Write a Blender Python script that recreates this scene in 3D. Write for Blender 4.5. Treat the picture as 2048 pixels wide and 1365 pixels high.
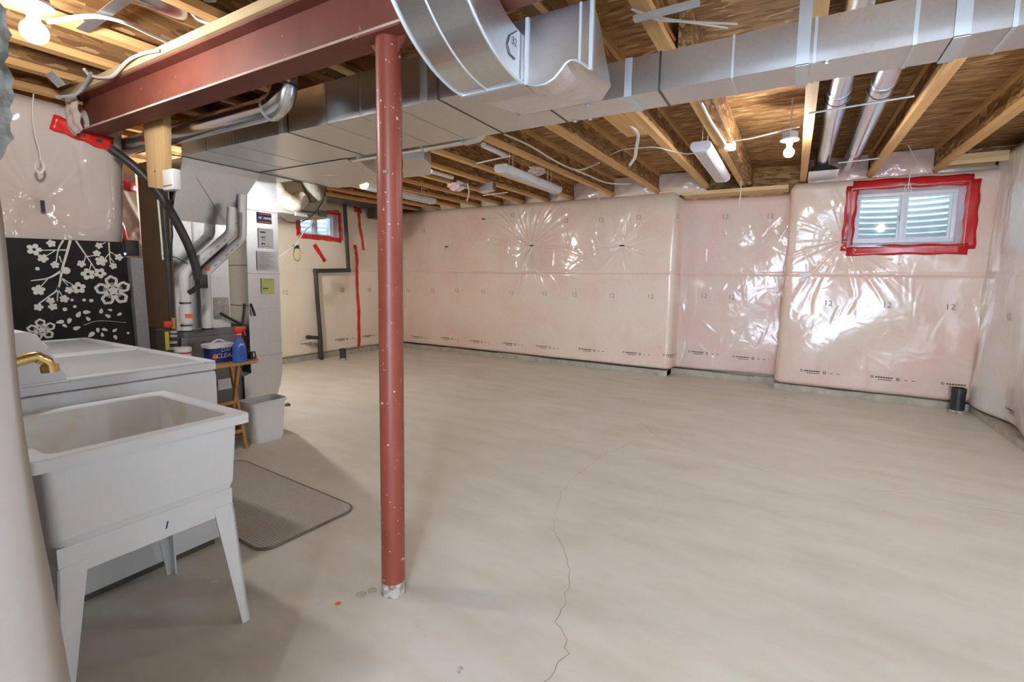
import bpy, bmesh, math, random
import numpy as np
from mathutils import Vector, Matrix
random.seed(7)
for o in list(bpy.data.objects): bpy.data.objects.remove(o, do_unlink=True)
SC = bpy.context.scene
COL = SC.collection
PI = math.pi

# ------------------------------------------------------------------ camera
CAM_H = 1.22
FPX, CXP, CYP = 956.0, 1031.1, 657.1
YAW, PITCH, ROLL = math.radians(-29.973), math.radians(-5.727), math.radians(0.975)
_f = Vector((math.sin(YAW)*math.cos(PITCH), math.cos(YAW)*math.cos(PITCH), math.sin(PITCH)))
_r0 = Vector((math.cos(YAW), -math.sin(YAW), 0)); _u0 = _r0.cross(_f)
_r = _r0*math.cos(ROLL) + _u0*math.sin(ROLL)
_u = -_r0*math.sin(ROLL) + _u0*math.cos(ROLL)
cd = bpy.data.cameras.new('camera'); cam = bpy.data.objects.new('camera', cd); COL.objects.link(cam)
m = Matrix((_r, _u, -_f)).transposed().to_4x4(); m.translation = Vector((0, 0, CAM_H)); cam.matrix_world = m
cd.sensor_fit = 'HORIZONTAL'; cd.sensor_width = 36.0; cd.lens = FPX/2048*36.0
cd.shift_x = (1024-CXP)/2048; cd.shift_y = (CYP-682.5)/2048
cd.clip_start = 0.05; cd.clip_end = 100
SC.camera = cam
SC.cycles.use_light_tree = False

# ------------------------------------------------------------------ world, fill light, exposure
w = bpy.data.worlds.new('sky'); SC.world = w; w.use_nodes = True
bgn = w.node_tree.nodes['Background']
bgn.inputs[0].default_value = (0.60, 0.78, 1.0, 1); bgn.inputs[1].default_value = 12.0

def area_light(name, loc, aim, sx, sy, power, col):
    l = bpy.data.lights.new(name, 'AREA'); l.shape = 'RECTANGLE'; l.size = sx; l.size_y = sy
    l.energy = power; l.color = col
    o = bpy.data.objects.new(name, l); COL.objects.link(o); o.location = loc
    o.rotation_euler = (Vector(aim)-Vector(loc)).to_track_quat('-Z', 'Y').to_euler()
    return o
# added bluish fill light, set in an invented opening behind the camera
area_light('fill_light', (0.55, -2.72, 1.2), (0.2, 3.0, 0.9), 1.5, 2.0, 14, (0.74, 0.86, 1.0))
vs = SC.view_settings
vs.view_transform = 'Standard'; vs.look = 'None'; vs.exposure = 0.79; vs.gamma = 1.0; vs.use_curve_mapping = False
SC.cycles.max_bounces = 6; SC.cycles.diffuse_bounces = 4; SC.cycles.glossy_bounces = 3
SC.cycles.use_adaptive_sampling = True; SC.cycles.adaptive_threshold = .04
SC.cycles.transparent_max_bounces = 8
SC.cycles.sample_clamp_indirect = 6.0
SC.cycles.caustics_reflective = False; SC.cycles.caustics_refractive = False

# ------------------------------------------------------------------ sight-line helpers: a point on a known real plane
def _ray(px, py):
    return _r*((px-CXP)/FPX) + _u*(-(py-CYP)/FPX) + _f
def AZ(px, py, z): d = _ray(px, py); t = (z-CAM_H)/d.z; return Vector((0, 0, CAM_H)) + d*t
def AY(px, py, y): d = _ray(px, py); return Vector((0, 0, CAM_H)) + d*(y/d.y)
def AX(px, py, x): d = _ray(px, py); return Vector((0, 0, CAM_H)) + d*(x/d.x)

# ------------------------------------------------------------------ materials
MATS = {}
def _mk(name):
    mt = bpy.data.materials.new(name); mt.use_nodes = True
    nt = mt.node_tree; b = nt.nodes['Principled BSDF']; MATS[name] = mt
    return mt, nt, b
def N(nt, t, **kw):
    n = nt.nodes.new(t)
    for k, v in kw.items(): setattr(n, k, v)
    return n
def ramp(nt, stops):
    r = N(nt, 'ShaderNodeValToRGB'); e = r.color_ramp.elements
    while len(e) < len(stops): e.new(0.5)
    for i, (p, c) in enumerate(stops):
        e[i].position = p; e[i].color = (*c, 1) if len(c) == 3 else c
    return r
def coords(nt, sc=(1, 1, 1), rot=(0, 0, 0)):
    tc = N(nt, 'ShaderNodeTexCoord'); mp = N(nt, 'ShaderNodeMapping')
    mp.inputs['Scale'].default_value = sc; mp.inputs['Rotation'].default_value = rot
    nt.links.new(tc.outputs['Object'], mp.inputs['Vector']); return mp.outputs[0]
def noise(nt, vec, scale, detail=3, rough=.55):
    n = N(nt, 'ShaderNodeTexNoise'); n.inputs['Scale'].default_value = scale
    n.inputs['Detail'].default_value = detail; n.inputs['Roughness'].default_value = rough
    nt.links.new(vec, n.inputs['Vector']); return n.outputs[0]
def bump(nt, b, h, strength, dist=.01, inp='Normal'):
    bn = N(nt, 'ShaderNodeBump'); bn.inputs['Strength'].default_value = strength; bn.inputs['Distance'].default_value = dist
    nt.links.new(h, bn.inputs['Height']); nt.links.new(bn.outputs[0], b.inputs[inp]); return bn
def M(name, c1, c2=None, rough=.5, metal=0., scale=8., sc=(1, 1, 1), bmp=0., bscale=None, coat=0., lo=.3, hi=.7, rvar=0., spec=None):
    if name in MATS: return MATS[name]
    mt, nt, b = _mk(name)
    c2 = c2 or tuple(min(1, x*1.12) for x in c1)
    v = coords(nt, sc); n = noise(nt, v, scale)
    r = ramp(nt, [(lo, c1), (hi, c2)]); nt.links.new(n, r.inputs[0]); nt.links.new(r.outputs[0], b.inputs['Base Color'])
    b.inputs['Roughness'].default_value = rough; b.inputs['Metallic'].default_value = metal
    if spec is not None: b.inputs['Specular IOR Level'].default_value = spec
    if coat: b.inputs['Coat Weight'].default_value = coat; b.inputs['Coat Roughness'].default_value = .08
    if rvar:
        mr = N(nt, 'ShaderNodeMapRange'); mr.inputs[3].default_value = max(.02, rough-rvar); mr.inputs[4].default_value = rough+rvar
        nt.links.new(noise(nt, v, scale*2.3), mr.inputs[0]); nt.links.new(mr.outputs[0], b.inputs['Roughness'])
    if bmp: bump(nt, b, noise(nt, v, bscale or scale*4, 3), bmp)
    return mt
def mixc(nt, fac, a, b):
    mx = N(nt, 'ShaderNodeMix', data_type='RGBA')
    if isinstance(fac, float): mx.inputs[0].default_value = fac
    else: nt.links.new(fac, mx.inputs[0])
    for i, s in ((6, a), (7, b)):
        if isinstance(s, tuple): mx.inputs[i].default_value = (*s, 1)
        else: nt.links.new(s, mx.inputs[i])
    return mx.outputs[2]

def mat_floor():
    mt, nt, b = _mk('concrete_floor')
    v = coords(nt)
    n1 = noise(nt, v, .55, 3); r1 = ramp(nt, [(.3, (.655, .62, .54)), (.7, (.71, .685, .615))]); nt.links.new(n1, r1.inputs[0])
    v2 = coords(nt, (1, 2.6, 1), (0, 0, .3)); n2 = noise(nt, v2, 2.2, 4, .6); r2 = ramp(nt, [(.40, (0, 0, 0)), (.72, (.6, .6, .6))]); nt.links.new(n2, r2.inputs[0])
    c = mixc(nt, r2.outputs[0], r1.outputs[0], (.55, .50, .40))
    n3 = noise(nt, v, 38, 3); r3 = ramp(nt, [(.66, (0, 0, 0)), (.76, (.35, .35, .35))]); nt.links.new(n3, r3.inputs[0])
    c = mixc(nt, r3.outputs[0], c, (.56, .51, .43))
    nt.links.new(c, b.inputs['Base Color'])
    n4 = noise(nt, coords(nt, (1, 2.2, 1), (0, 0, .35)), 1.1, 5); mr = N(nt, 'ShaderNodeMapRange'); mr.inputs[1].default_value = .35; mr.inputs[2].default_value = .65
    mr.inputs[3].default_value = .30; mr.inputs[4].default_value = .62
    nt.links.new(n4, mr.inputs[0]); nt.links.new(mr.outputs[0], b.inputs['Roughness'])
    b.inputs['Specular IOR Level'].default_value = .35
    bump(nt, b, noise(nt, v, 60, 2), .10, .004)
    return mt
def mat_osb(name, dark=1.0, ax=(0, 1, 0)):
    mt, nt, b = _mk(name)
    cols = []
    base = None
    for k, (lo_, hi_) in enumerate(((7., 34.), (11., 52.))):
        v = coords(nt, tuple(lo_ if i == ax else hi_ for i in range(3)), (.03*k, .05*k, .08*k))
        nz = N(nt, 'ShaderNodeTexNoise'); nz.inputs['Scale'].default_value = 1.3; nt.links.new(v, nz.inputs['Vector'])
        ad = N(nt, 'ShaderNodeVectorMath', operation='ADD'); nt.links.new(v, ad.inputs[0]); sc_ = N(nt, 'ShaderNodeVectorMath', operation='SCALE'); sc_.inputs[3].default_value = .45; nt.links.new(nz.outputs['Color'], sc_.inputs[0]); nt.links.new(sc_.outputs[0], ad.inputs[1])
        vo = N(nt, 'ShaderNodeTexVoronoi'); vo.inputs['Scale'].default_value = 1.0; nt.links.new(ad.outputs[0], vo.inputs['Vector'])
        sp = N(nt, 'ShaderNodeSeparateColor'); nt.links.new(vo.outputs['Color'], sp.inputs[0])
        d = dark
        r = ramp(nt, [(0., (.21*d, .095*d, .035*d)), (.3, (.33*d, .17*d, .065*d)), (.75, (.43*d, .24*d, .10*d)), (1., (.66*d, .44*d, .22*d))])
        nt.links.new(sp.outputs[0], r.inputs[0]); cols.append((r.outputs[0], sp.outputs[1]))
    st = ramp(nt, [(.48, (0, 0, 0)), (.52, (1, 1, 1))]); nt.links.new(cols[1][1], st.inputs[0])
    c = mixc(nt, st.outputs[0], cols[0][0], cols[1][0])
    nt.links.new(c, b.inputs['Base Color']); b.inputs['Roughness'].default_value = .75
    b.inputs['Specular IOR Level'].default_value = .25
    bump(nt, b, cols[0][1], .35, .004)
    return mt
def mat_wood(name, c1, c2, axis=1, rough=.65):
    mt, nt, b = _mk(name)
    sc = [14, 14, 14]; sc[axis] = .8
    v = coords(nt, tuple(sc)); n = noise(nt, v, 2.2, 6, .6)
    r = ramp(nt, [(.3, c1), (.7, c2)]); nt.links.new(n, r.inputs[0])
    k = noise(nt, coords(nt, (1, 1, 1)), 5, 2); kr = ramp(nt, [(.68, (0, 0, 0)), (.8, (.5, .5, .5))]); nt.links.new(k, kr.inputs[0])
    c = mixc(nt, kr.outputs[0], r.outputs[0], tuple(x*.5 for x in c1))
    nt.links.new(c, b.inputs['Base Color']); b.inputs['Roughness'].default_value = rough
    b.inputs['Specular IOR Level'].default_value = .3
    return mt
def mat_poly(name, pinkish=.5, base=(.80, .655, .545), pink=(.79, .50, .425), cloud=.35, coat=.9, seed=0.):
    """pink fibreglass behind milky vapour-barrier film: soft fibrous colour, crinkled glossy skin"""
    mt, nt, b = _mk(name)
    tc = N(nt, 'ShaderNodeTexCoord'); mp = N(nt, 'ShaderNodeMapping'); mp.inputs['Location'].default_value = (seed, seed*.7, 0)
    nt.links.new(tc.outputs['Object'], mp.inputs['Vector']); v = mp.outputs[0]
    n1 = noise(nt, v, 1.7, 4, .62); r1 = ramp(nt, [(.62-pinkish*.35, base), (.98-pinkish*.35, pink)]); nt.links.new(n1, r1.inputs[0])
    n2 = noise(nt, v, 26, 3, .7); r2 = ramp(nt, [(.35, (0, 0, 0)), (.8, (.35, .35, .35))]); nt.links.new(n2, r2.inputs[0])
    c = mixc(nt, r2.outputs[0], r1.outputs[0], tuple(min(1, x*1.12) for x in base))
    nt.links.new(c, b.inputs['Base Color'])
    b.inputs['Roughness'].default_value = .6; b.inputs['Specular IOR Level'].default_value = .2
    b.inputs['Coat Weight'].default_value = coat; b.inputs['Coat Roughness'].default_value = .13; b.inputs['Coat IOR'].default_value = 1.5
    wv = N(nt, 'ShaderNodeTexNoise'); wv.inputs['Scale'].default_value = 5.5; wv.inputs['Detail'].default_value = 1.5; wv.inputs['Distortion'].default_value = 1.4
    nt.links.new(v, wv.inputs['Vector'])
    bn_ = bump(nt, b, wv.outputs[0], cloud, .03, 'Coat Normal')
    return mt
def mat_galv(name, col=(.72, .745, .77), rough=.30, rv=.08):
    mt, nt, b = _mk(name)
    v = coords(nt); vo = N(nt, 'ShaderNodeTexVoronoi'); vo.inputs['Scale'].default_value = 85; nt.links.new(v, vo.inputs['Vector'])
    sp = N(nt, 'ShaderNodeSeparateColor'); nt.links.new(vo.outputs['Color'], sp.inputs[0])
    r = ramp(nt, [(0, tuple(x*.975 for x in col)), (1, tuple(min(1, x*1.025) for x in col))]); nt.links.new(sp.outputs[0], r.inputs[0])
    nt.links.new(r.outputs[0], b.inputs['Base Color']); b.inputs['Metallic'].default_value = 1.0
    mr = N(nt, 'ShaderNodeMapRange'); mr.inputs[3].default_value = rough-rv; mr.inputs[4].default_value = rough+rv
    nt.links.new(noise(nt, v, 3.0, 5), mr.inputs[0]); nt.links.new(mr.outputs[0], b.inputs['Roughness'])
    bump(nt, b, noise(nt, v, 4.5, 1), .10, .03)
    return mt
def mat_speckle(name, c1, c2, speck, rough, thr=.72, scale=55, bmp=.05):
    mt, nt, b = _mk(name)
    v = coords(nt); n = noise(nt, v, 6, 5); r = ramp(nt, [(.3, c1), (.7, c2)]); nt.links.new(n, r.inputs[0])
    s = noise(nt, v, scale, 3, .5); sr = ramp(nt, [(thr, (0, 0, 0)), (thr+.03, (1, 1, 1))]); nt.links.new(s, sr.inputs[0])
    c = mixc(nt, sr.outputs[0], r.outputs[0], speck)
    nt.links.new(c, b.inputs['Base Color']); b.inputs['Roughness'].default_value = rough
    bump(nt, b, n, bmp)
    return mt
def mat_rug():
    mt, nt, b = _mk('woven_rug')
    v = coords(nt, (1, 1, 1))
    wv = N(nt, 'ShaderNodeTexWave'); wv.inputs['Scale'].default_value = 22; wv.inputs['Distortion'].default_value = 1.2; wv.inputs['Detail'].default_value = 2
    wv.inputs['Detail Scale'].default_value = 6; wv.bands_direction = 'Y'
    nt.links.new(v, wv.inputs['Vector'])
    r = ramp(nt, [(.25, (.36, .335, .29)), (.7, (.68, .645, .58))]); nt.links.new(wv.outputs[0], r.inputs[0])
    n = noise(nt, v, 90, 3); c = mixc(nt, n, r.outputs[0], (.58, .545, .485))
    nt.links.new(c, b.inputs['Base Color']); b.inputs['Roughness'].default_value = .95
    bump(nt, b, wv.outputs[0], .7, .004)
    return mt
def mat_glass():
    mt, nt, b = _mk('window_glass')
    out = nt.nodes['Material Output']; tr = N(nt, 'ShaderNodeBsdfTransparent'); gl = N(nt, 'ShaderNodeBsdfGlossy'); gl.inputs['Roughness'].default_value = .03
    tr.inputs[0].default_value = (.93, .97, .98, 1)
    mx = N(nt, 'ShaderNodeMixShader'); mx.inputs[0].default_value = .06
    nt.links.new(tr.outputs[0], mx.inputs[1]); nt.links.new(gl.outputs[0], mx.inputs[2]); nt.links.new(mx.outputs[0], out.inputs[0])
    return mt
def mat_emit(name, col, s):
    mt, nt, b = _mk(name); b.inputs['Base Color'].default_value = (*col, 1)
    b.inputs['Emission Color'].default_value = (*col, 1); b.inputs['Emission Strength'].default_value = s
    return mt
def mat_clear(name, col, alpha=.5, rough=.12):
    mt, nt, b = _mk(name); v = coords(nt)
    r = ramp(nt, [(.3, col), (.7, tuple(min(1, x*1.15) for x in col))]); nt.links.new(noise(nt, v, 9), r.inputs[0]); nt.links.new(r.outputs[0], b.inputs['Base Color'])
    b.inputs['Alpha'].default_value = alpha; b.inputs['Roughness'].default_value = rough
    return mt

FLOOR = mat_floor()
OSB = mat_osb('osb_subfloor', 1.0, 0); OSBW = mat_osb('osb_web', .9, 1); OSBR = mat_osb('osb_rim', .9, 0)
LUMY = mat_wood('lumber_along', (.60, .33, .12), (.76, .49, .22), 1)
LUMX = mat_wood('lumber_across', (.62, .42, .20), (.78, .58, .33), 0)
LUMZ = mat_wood('lumber_upright', (.52, .33, .14), (.68, .47, .24), 2)
PLATE = mat_wood('sill_plate_wood', (.55, .43, .24), (.70, .57, .36), 0)
POLY_B = mat_poly('film_over_pink_batts', .5, cloud=.14); POLY_3 = mat_poly('film_over_peach_batts', .62, (.71, .575, .475), (.72, .455, .385), .14, .9, 9.7)
POLY_L = mat_poly('film_over_cream_batts', .28, (.86, .77, .64), (.82, .65, .55), .12, .5, 3.1)
POLY_P = mat_poly('film_over_rosy_batts', .62, (.72, .58, .51), (.73, .45, .41), .25, .9, 5.3)
POLY_R = mat_poly('milky_film', .38, (.71, .69, .67), (.72, .60, .55), .22, .9, 8.2)
POLY_N = mat_poly('darkened_near_film', .42, (.29, .25, .225), (.30, .205, .175), .2, .2, 1.2)  # film colour darkened to offset the strong lamp light on the near wall
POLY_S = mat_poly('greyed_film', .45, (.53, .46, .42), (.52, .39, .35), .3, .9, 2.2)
FILM = mat_clear('loose_clear_film', (.78, .76, .72), .45)
FOILP = M('crumpled_silver_film', (.07, .075, .07), (.24, .24, .22), .25, .3, 16, bmp=.8, bscale=30)
GALV = mat_galv('galvanised_steel'); GALV_D = mat_galv('dull_galvanised_steel', (.55, .56, .56), .36, .08)
GALV_B = mat_galv('brown_reflection_steel', (.36, .29, .22), .45, .06)  # brown reflection on the plenum side, put into the steel colour
GALV_C = mat_galv('bright_round_pipe', (.70, .73, .77), .2, .06)
SEAM = M('steel_seam', (.10, .10, .10), (.16, .16, .16), .4, 1.)
CLEAT = M('bright_cleat', (.62, .66, .70), (.70, .74, .78), .35, .55)
RED_B = mat_speckle('red_oxide_beam', (.165, .040, .025), (.205, .058, .038), (.32, .16, .11), .6, .71, 26)
RED_C = mat_speckle('red_oxide_column', (.225, .044, .026), (.27, .062, .037), (.66, .52, .44), .40, .685, 60)
DUST = M('dusty_edge', (.46, .33, .27), (.56, .44, .37), .8)
CRUMB = M('mortar_crumb', (.47, .41, .31), (.55, .49, .39), .9, scale=40)
CONC = M('raw_concrete', (.34, .32, .26), (.50, .46, .38), .9, scale=9, bmp=.5)
MORT = M('mortar_splash', (.16, .10, .08), (.62, .58, .52), .9, scale=40, bmp=.6)
WHITE = M('white_enamel', (.76, .81, .87), (.80, .84, .89), .32)
LIDG = M('lid_grey_white', (.50, .525, .56), (.55, .575, .61), .4, scale=60)
TUBW = M('white_polypropylene', (.80, .84, .90), (.83, .87, .92), .42)
TUBI = M('stained_basin', (.78, .79, .78), (.66, .60, .48), .45, scale=5, lo=.56, hi=.80)
BINW = M('white_bin_plastic', (.82, .84, .87), (.86, .88, .90), .45)
PVC = M('white_pvc', (.74, .74, .75), (.80, .80, .80), .35)
BLK = M('black_plastic', (.012, .012, .013), (.03, .03, .03), .4)
HOSE = M('black_rubber', (.02, .019, .018), (.05, .045, .042), .45)
ABS = M('black_abs', (.035, .033, .032), (.065, .06, .058), .45)
CAB = M('furnace_grey', (.14, .14, .14), (.19, .185, .18), .45, scale=3)
CABD = M('furnace_dark_grey', (.085, .085, .085), (.12, .115, .11), .45)
PAPER = M('white_paper', (.70, .70, .72), (.76, .76, .77), .8); INK = M('print_ink', (.03, .03, .035), (.06, .06, .065), .8)
INKF = M('faded_print_ink', (.23, .20, .19), (.33, .29, .27), .8)
YPAPER = M('lime_paper', (.62, .68, .22), (.66, .72, .27), .8)
ORANGE = M('orange_label', (.80, .16, .05), (.85, .2, .07), .6)
REDT = mat_speckle('red_sheathing_tape', (.66, .02, .015), (.74, .035, .025), (.10, .012, .012), .2, .62, 26, .35)
REDTD = mat_speckle('dull_red_sheathing_tape', (.46, .012, .012), (.56, .02, .018), (.16, .01, .01), .25, .66, 30, .15)
VINYL = M('white_vinyl', (.70, .73, .78), (.76, .79, .83), .4)
GLASS = mat_glass()
WELL = M('window_well_steel', (.66, .70, .74), (.76, .80, .84), .5, .0, 6)
REVEAL = M('film_reveal', (.55, .42, .50), (.70, .58, .64), .15, coat=.6)
RUG = mat_rug(); RUGE = M('rug_binding', (.16, .14, .12), (.22, .20, .17), .9, scale=60)
PINE = mat_wood('varnished_pine', (.46, .22, .07), (.60, .32, .12), 1, .4)
BRASS = M('brass', (.60, .42, .14), (.72, .55, .24), .25, 1.)
BLUE = M('blue_plastic', (.03, .10, .50), (.045, .14, .58), .35); NAVY = M('navy_label', (.02, .03, .20), (.03, .05, .28), .45)
REDP = M('red_plastic', (.68, .03, .02), (.74, .05, .03), .35)
PALE = M('pale_label', (.50, .60, .78), (.58, .66, .82), .5)
MURAL = mat_speckle('black_printed_cloth', (.004, .005, .005), (.014, .014, .013), (.03, .045, .04), .9, .7, 20)
MURW = M('chalky_white_print', (.58, .57, .53), (.68, .67, .63), .7)
GREYB = M('grey_board', (.26, .26, .28), (.31, .31, .33), .7, scale=50)
BULB = mat_emit('lit_bulb', (1., .985, .96), 270.0); BULB_W = mat_emit('fill_bulb_strong', (1., .975, .93), 1000.0); BULB_M = mat_emit('lit_bulb_medium', (1., .985, .97), 300.0); BULB_C = mat_emit('fill_bulb_cool', (.86, .93, 1.), 980.0); BULB_S = mat_emit('fill_bulb_cool_small', (.88, .94, 1.), 420.0)  # the strong and the two cool bulbs serve the added fill lamps
CERAM = M('white_porcelain', (.80, .80, .80), (.86, .86, .86), .3)
LEDB = mat_emit('blue_led', (.1, .25, 1.), 6.0)
BOXG = M('grey_box', (.33, .35, .38), (.40, .42, .44), .5)
LENS = M('fluorescent_lens', (.52, .53, .54), (.60, .61, .62), .25)
FIXW = M('fixture_white', (.66, .69, .74), (.72, .75, .79), .35)
CABLE = M('white_cable', (.66, .63, .58), (.74, .71, .66), .5)
COPPER = M('copper_line', (.55, .20, .10), (.62, .26, .14), .3, 1.)
FLUFF = M('pink_fibreglass', (.80, .58, .55), (.86, .72, .68), .95, scale=30, bmp=1.)
FLEX = M('silver_flex_film', (.36, .36, .33), (.56, .55, .50), .42, .25, 30, bmp=.8, bscale=60)
HRVM = M('ventilator_grey', (.30, .30, .25), (.36, .36, .30), .5)
YEL = M('yellow_tag', (.58, .52, .03), (.66, .60, .06), .6)
CRACK = M('crack_shadow', (.22, .19, .15), (.30, .26, .2), .9)
EXTW = M('painted_wall', (.62, .58, .52), (.68, .64, .58), .8)

# ------------------------------------------------------------------ mesh building
class MB:
    def __init__(s): s.v = []; s.f = []
    def add(s, vs, fs):
        k = len(s.v); s.v += [Vector(p) for p in vs]; s.f += [tuple(i+k for i in f) for f in fs]; return s
    def box(s, x0, x1, y0, y1, z0, z1):
        if x0 > x1: x0, x1 = x1, x0
        if y0 > y1: y0, y1 = y1, y0
        if z0 > z1: z0, z1 = z1, z0
        return s.hexa([(x0, y0, z0), (x1, y0, z0), (x1, y1, z0), (x0, y1, z0), (x0, y0, z1), (x1, y0, z1), (x1, y1, z1), (x0, y1, z1)])
    def hexa(s, p): return s.add(p, [(0, 3, 2, 1), (4, 5, 6, 7), (0, 1, 5, 4), (1, 2, 6, 5), (2, 3, 7, 6), (3, 0, 4, 7)])
    def prism(s, poly, axis, a, b):
        """polygon of (u,v) pairs extruded along axis 0/1/2"""
        def mk(u, v, t): return ((t, u, v), (u, t, v), (u, v, t))[axis]
        n = len(poly); vs = [mk(u, v, a) for u, v in poly] + [mk(u, v, b) for u, v in poly]
        fs = [tuple(range(n))[::-1], tuple(range(n, 2*n))] + [(i, (i+1) % n, n+(i+1) % n, n+i) for i in range(n)]
        return s.add(vs, fs)
    def loft(s, A, B, cap=True):
        n = len(A); fs = [(i, (i+1) % n, n+(i+1) % n, n+i) for i in range(n)]
        if cap: fs += [tuple(range(n))[::-1], tuple(range(n, 2*n))]
        return s.add(list(A)+list(B), fs)
    def tube(s, pts, r, n=10, cap=True, rs=None):
        pts = [Vector(p) for p in pts]; m = len(pts); T = []
        for i in range(m):
            d = pts[min(i+1, m-1)] - pts[max(i-1, 0)]; T.append(d.normalized() if d.length > 1e-9 else Vector((0, 0, 1)))
        up = Vector((0, 0, 1)) if abs(T[0].z) < .9 else Vector((1, 0, 0))
        u = T[0].cross(up).normalized(); vs = []
        for i in range(m):
            u = (u - T[i]*u.dot(T[i])).normalized(); v = T[i].cross(u); rr = rs[i] if rs else r
            for k in range(n):
                a = 2*PI*k/n; vs.append(pts[i] + (u*math.cos(a) + v*math.sin(a))*rr)
        fs = [(i*n+k, i*n+(k+1) % n, (i+1)*n+(k+1) % n, (i+1)*n+k) for i in range(m-1) for k in range(n)]
        if cap: fs += [tuple(range(n))[::-1], tuple((m-1)*n+k for k in range(n))]
        return s.add(vs, fs)
    def lathe(s, prof, c, n=20, axis=(0, 0, 1)):
        """profile of (radius, height) pairs about an axis through c"""
        az = Vector(axis).normalized(); ax = az.orthogonal().normalized(); ay = az.cross(ax); c = Vector(c)
        vs = [c + az*h + (ax*math.cos(2*PI*k/n) + ay*math.sin(2*PI*k/n))*r for r, h in prof for k in range(n)]
        m = len(prof); fs = [(i*n+k, i*n+(k+1) % n, (i+1)*n+(k+1) % n, (i+1)*n+k) for i in range(m-1) for k in range(n)]
        fs += [tuple(range(n))[::-1], tuple((m-1)*n+k for k in range(n))]
        return s.add(vs, fs)
    def build(s, name, mat, parent=None, smooth=False, bevel=0., origin=None, seg=2):
        me = bpy.data.meshes.new(name)
        if parent is not None: org = wloc(parent)
        elif origin is not None: org = Vector(origin)
        else:
            xs = [p.x for p in s.v]; ys = [p.y for p in s.v]; zs = [p.z for p in s.v]
            org = Vector(((min(xs)+max(xs))/2, (min(ys)+max(ys))/2, min(zs)))
        me.from_pydata([p-org for p in s.v], [], s.f); me.update()
        bm = bmesh.new(); bm.from_mesh(me); bmesh.ops.recalc_face_normals(bm, faces=bm.faces)
        if bevel:
            es = [e for e in bm.edges if len(e.link_faces) == 2 and e.calc_face_angle(0) > .6]
            bmesh.ops.bevel(bm, geom=es, offset=bevel, segments=seg, affect='EDGES', profile=.5, clamp_overlap=True)
        bm.to_mesh(me); bm.free()
        o = bpy.data.objects.new(name, me); COL.objects.link(o); me.materials.append(mat)
        if smooth or bevel:
            me.polygons.foreach_set('use_smooth', [True]*len(me.polygons))
            try: me.set_sharp_from_angle(angle=math.radians(35))
            except Exception: pass
        if parent is not None: o.parent = parent
        else: o.location = org
        return o
def wloc(o):
    p = Vector((0, 0, 0))
    while o is not None: p += o.location; o = o.parent
    return p
def tag(o, label=None, cat=None, group=None, kind=None):
    if label: o['label'] = label
    if cat: o['category'] = cat
    if group: o['group'] = group
    if kind: o['kind'] = kind
    return o
def thing(name, label, cat, base, group=None, kind=None):
    o = bpy.data.objects.new(name, None); o.empty_display_size = .05; COL.objects.link(o); o.location = Vector(base)
    return tag(o, label, cat, group, kind)
def struct(o, label=None, cat=None): return tag(o, label, cat, None, 'structure')
def box(name, mat, parent, *b, bevel=0., **k): return MB().box(*b).build(name, mat, parent, bevel=bevel, **k)
def dup(o, loc, parent=None, label=None):
    c = o.copy(); COL.objects.link(c); c.parent = parent; c.location = loc
    if label: c['label'] = label
    for ch in o.children: dup(ch, ch.location.copy(), c)
    return c
def smoothpath(pts, n=6):
    """Catmull-Rom through points"""
    P = [Vector(p) for p in pts]; P = [P[0]*2-P[1]] + P + [P[-1]*2-P[-2]]; out = []
    for i in range(1, len(P)-2):
        a, b, c, d = P[i-1:i+3]
        for k in range(n):
            t = k/n; out.append(.5*((2*b)+(c-a)*t+(2*a-5*b+4*c-d)*t*t+(-a+3*b-3*c+d)*t**3))
    out.append(P[-2]); return out
def gridmesh(name, pts, mat, parent=None, keep=None, origin=None):
    """pts: (nu,nv,3) numpy array -> one smooth sheet"""
    nu, nv, _ = pts.shape; idx = np.arange(nu*nv).reshape(nu, nv)
    q = np.stack([idx[:-1, :-1], idx[1:, :-1], idx[1:, 1:], idx[:-1, 1:]], -1).reshape(-1, 4)
    if keep is not None: q = q[keep.reshape(-1)]
    org = np.array(wloc(parent) if parent is not None else (origin or (0, 0, 0)))
    me = bpy.data.meshes.new(name); me.from_pydata((pts.reshape(-1, 3)-org).tolist(), [], q.tolist())
    me.polygons.foreach_set('use_smooth', [True]*len(me.polygons)); me.update(); me.materials.append(mat)
    o = bpy.data.objects.new(name, me); COL.objects.link(o)
    if parent is not None: o.parent = parent
    else: o.location = Vector(org)
    return o
def text_mesh(body, size, shear=0.):
    """letter outlines as flat polygons (u right, v up), centred"""
    cu = bpy.data.curves.new('lettering', 'FONT'); cu.body = body; cu.size = size; cu.align_x = 'CENTER'; cu.align_y = 'CENTER'; cu.resolution_u = 2; cu.shear = shear
    ob = bpy.data.objects.new('lettering', cu); COL.objects.link(ob)
    dg = bpy.context.evaluated_depsgraph_get(); me = bpy.data.meshes.new_from_object(ob.evaluated_get(dg))
    v = [tuple(p.co) for p in me.vertices]; f = [tuple(p.vertices) for p in me.polygons]
    bpy.data.objects.remove(ob, do_unlink=True); bpy.data.meshes.remove(me); return v, f

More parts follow.
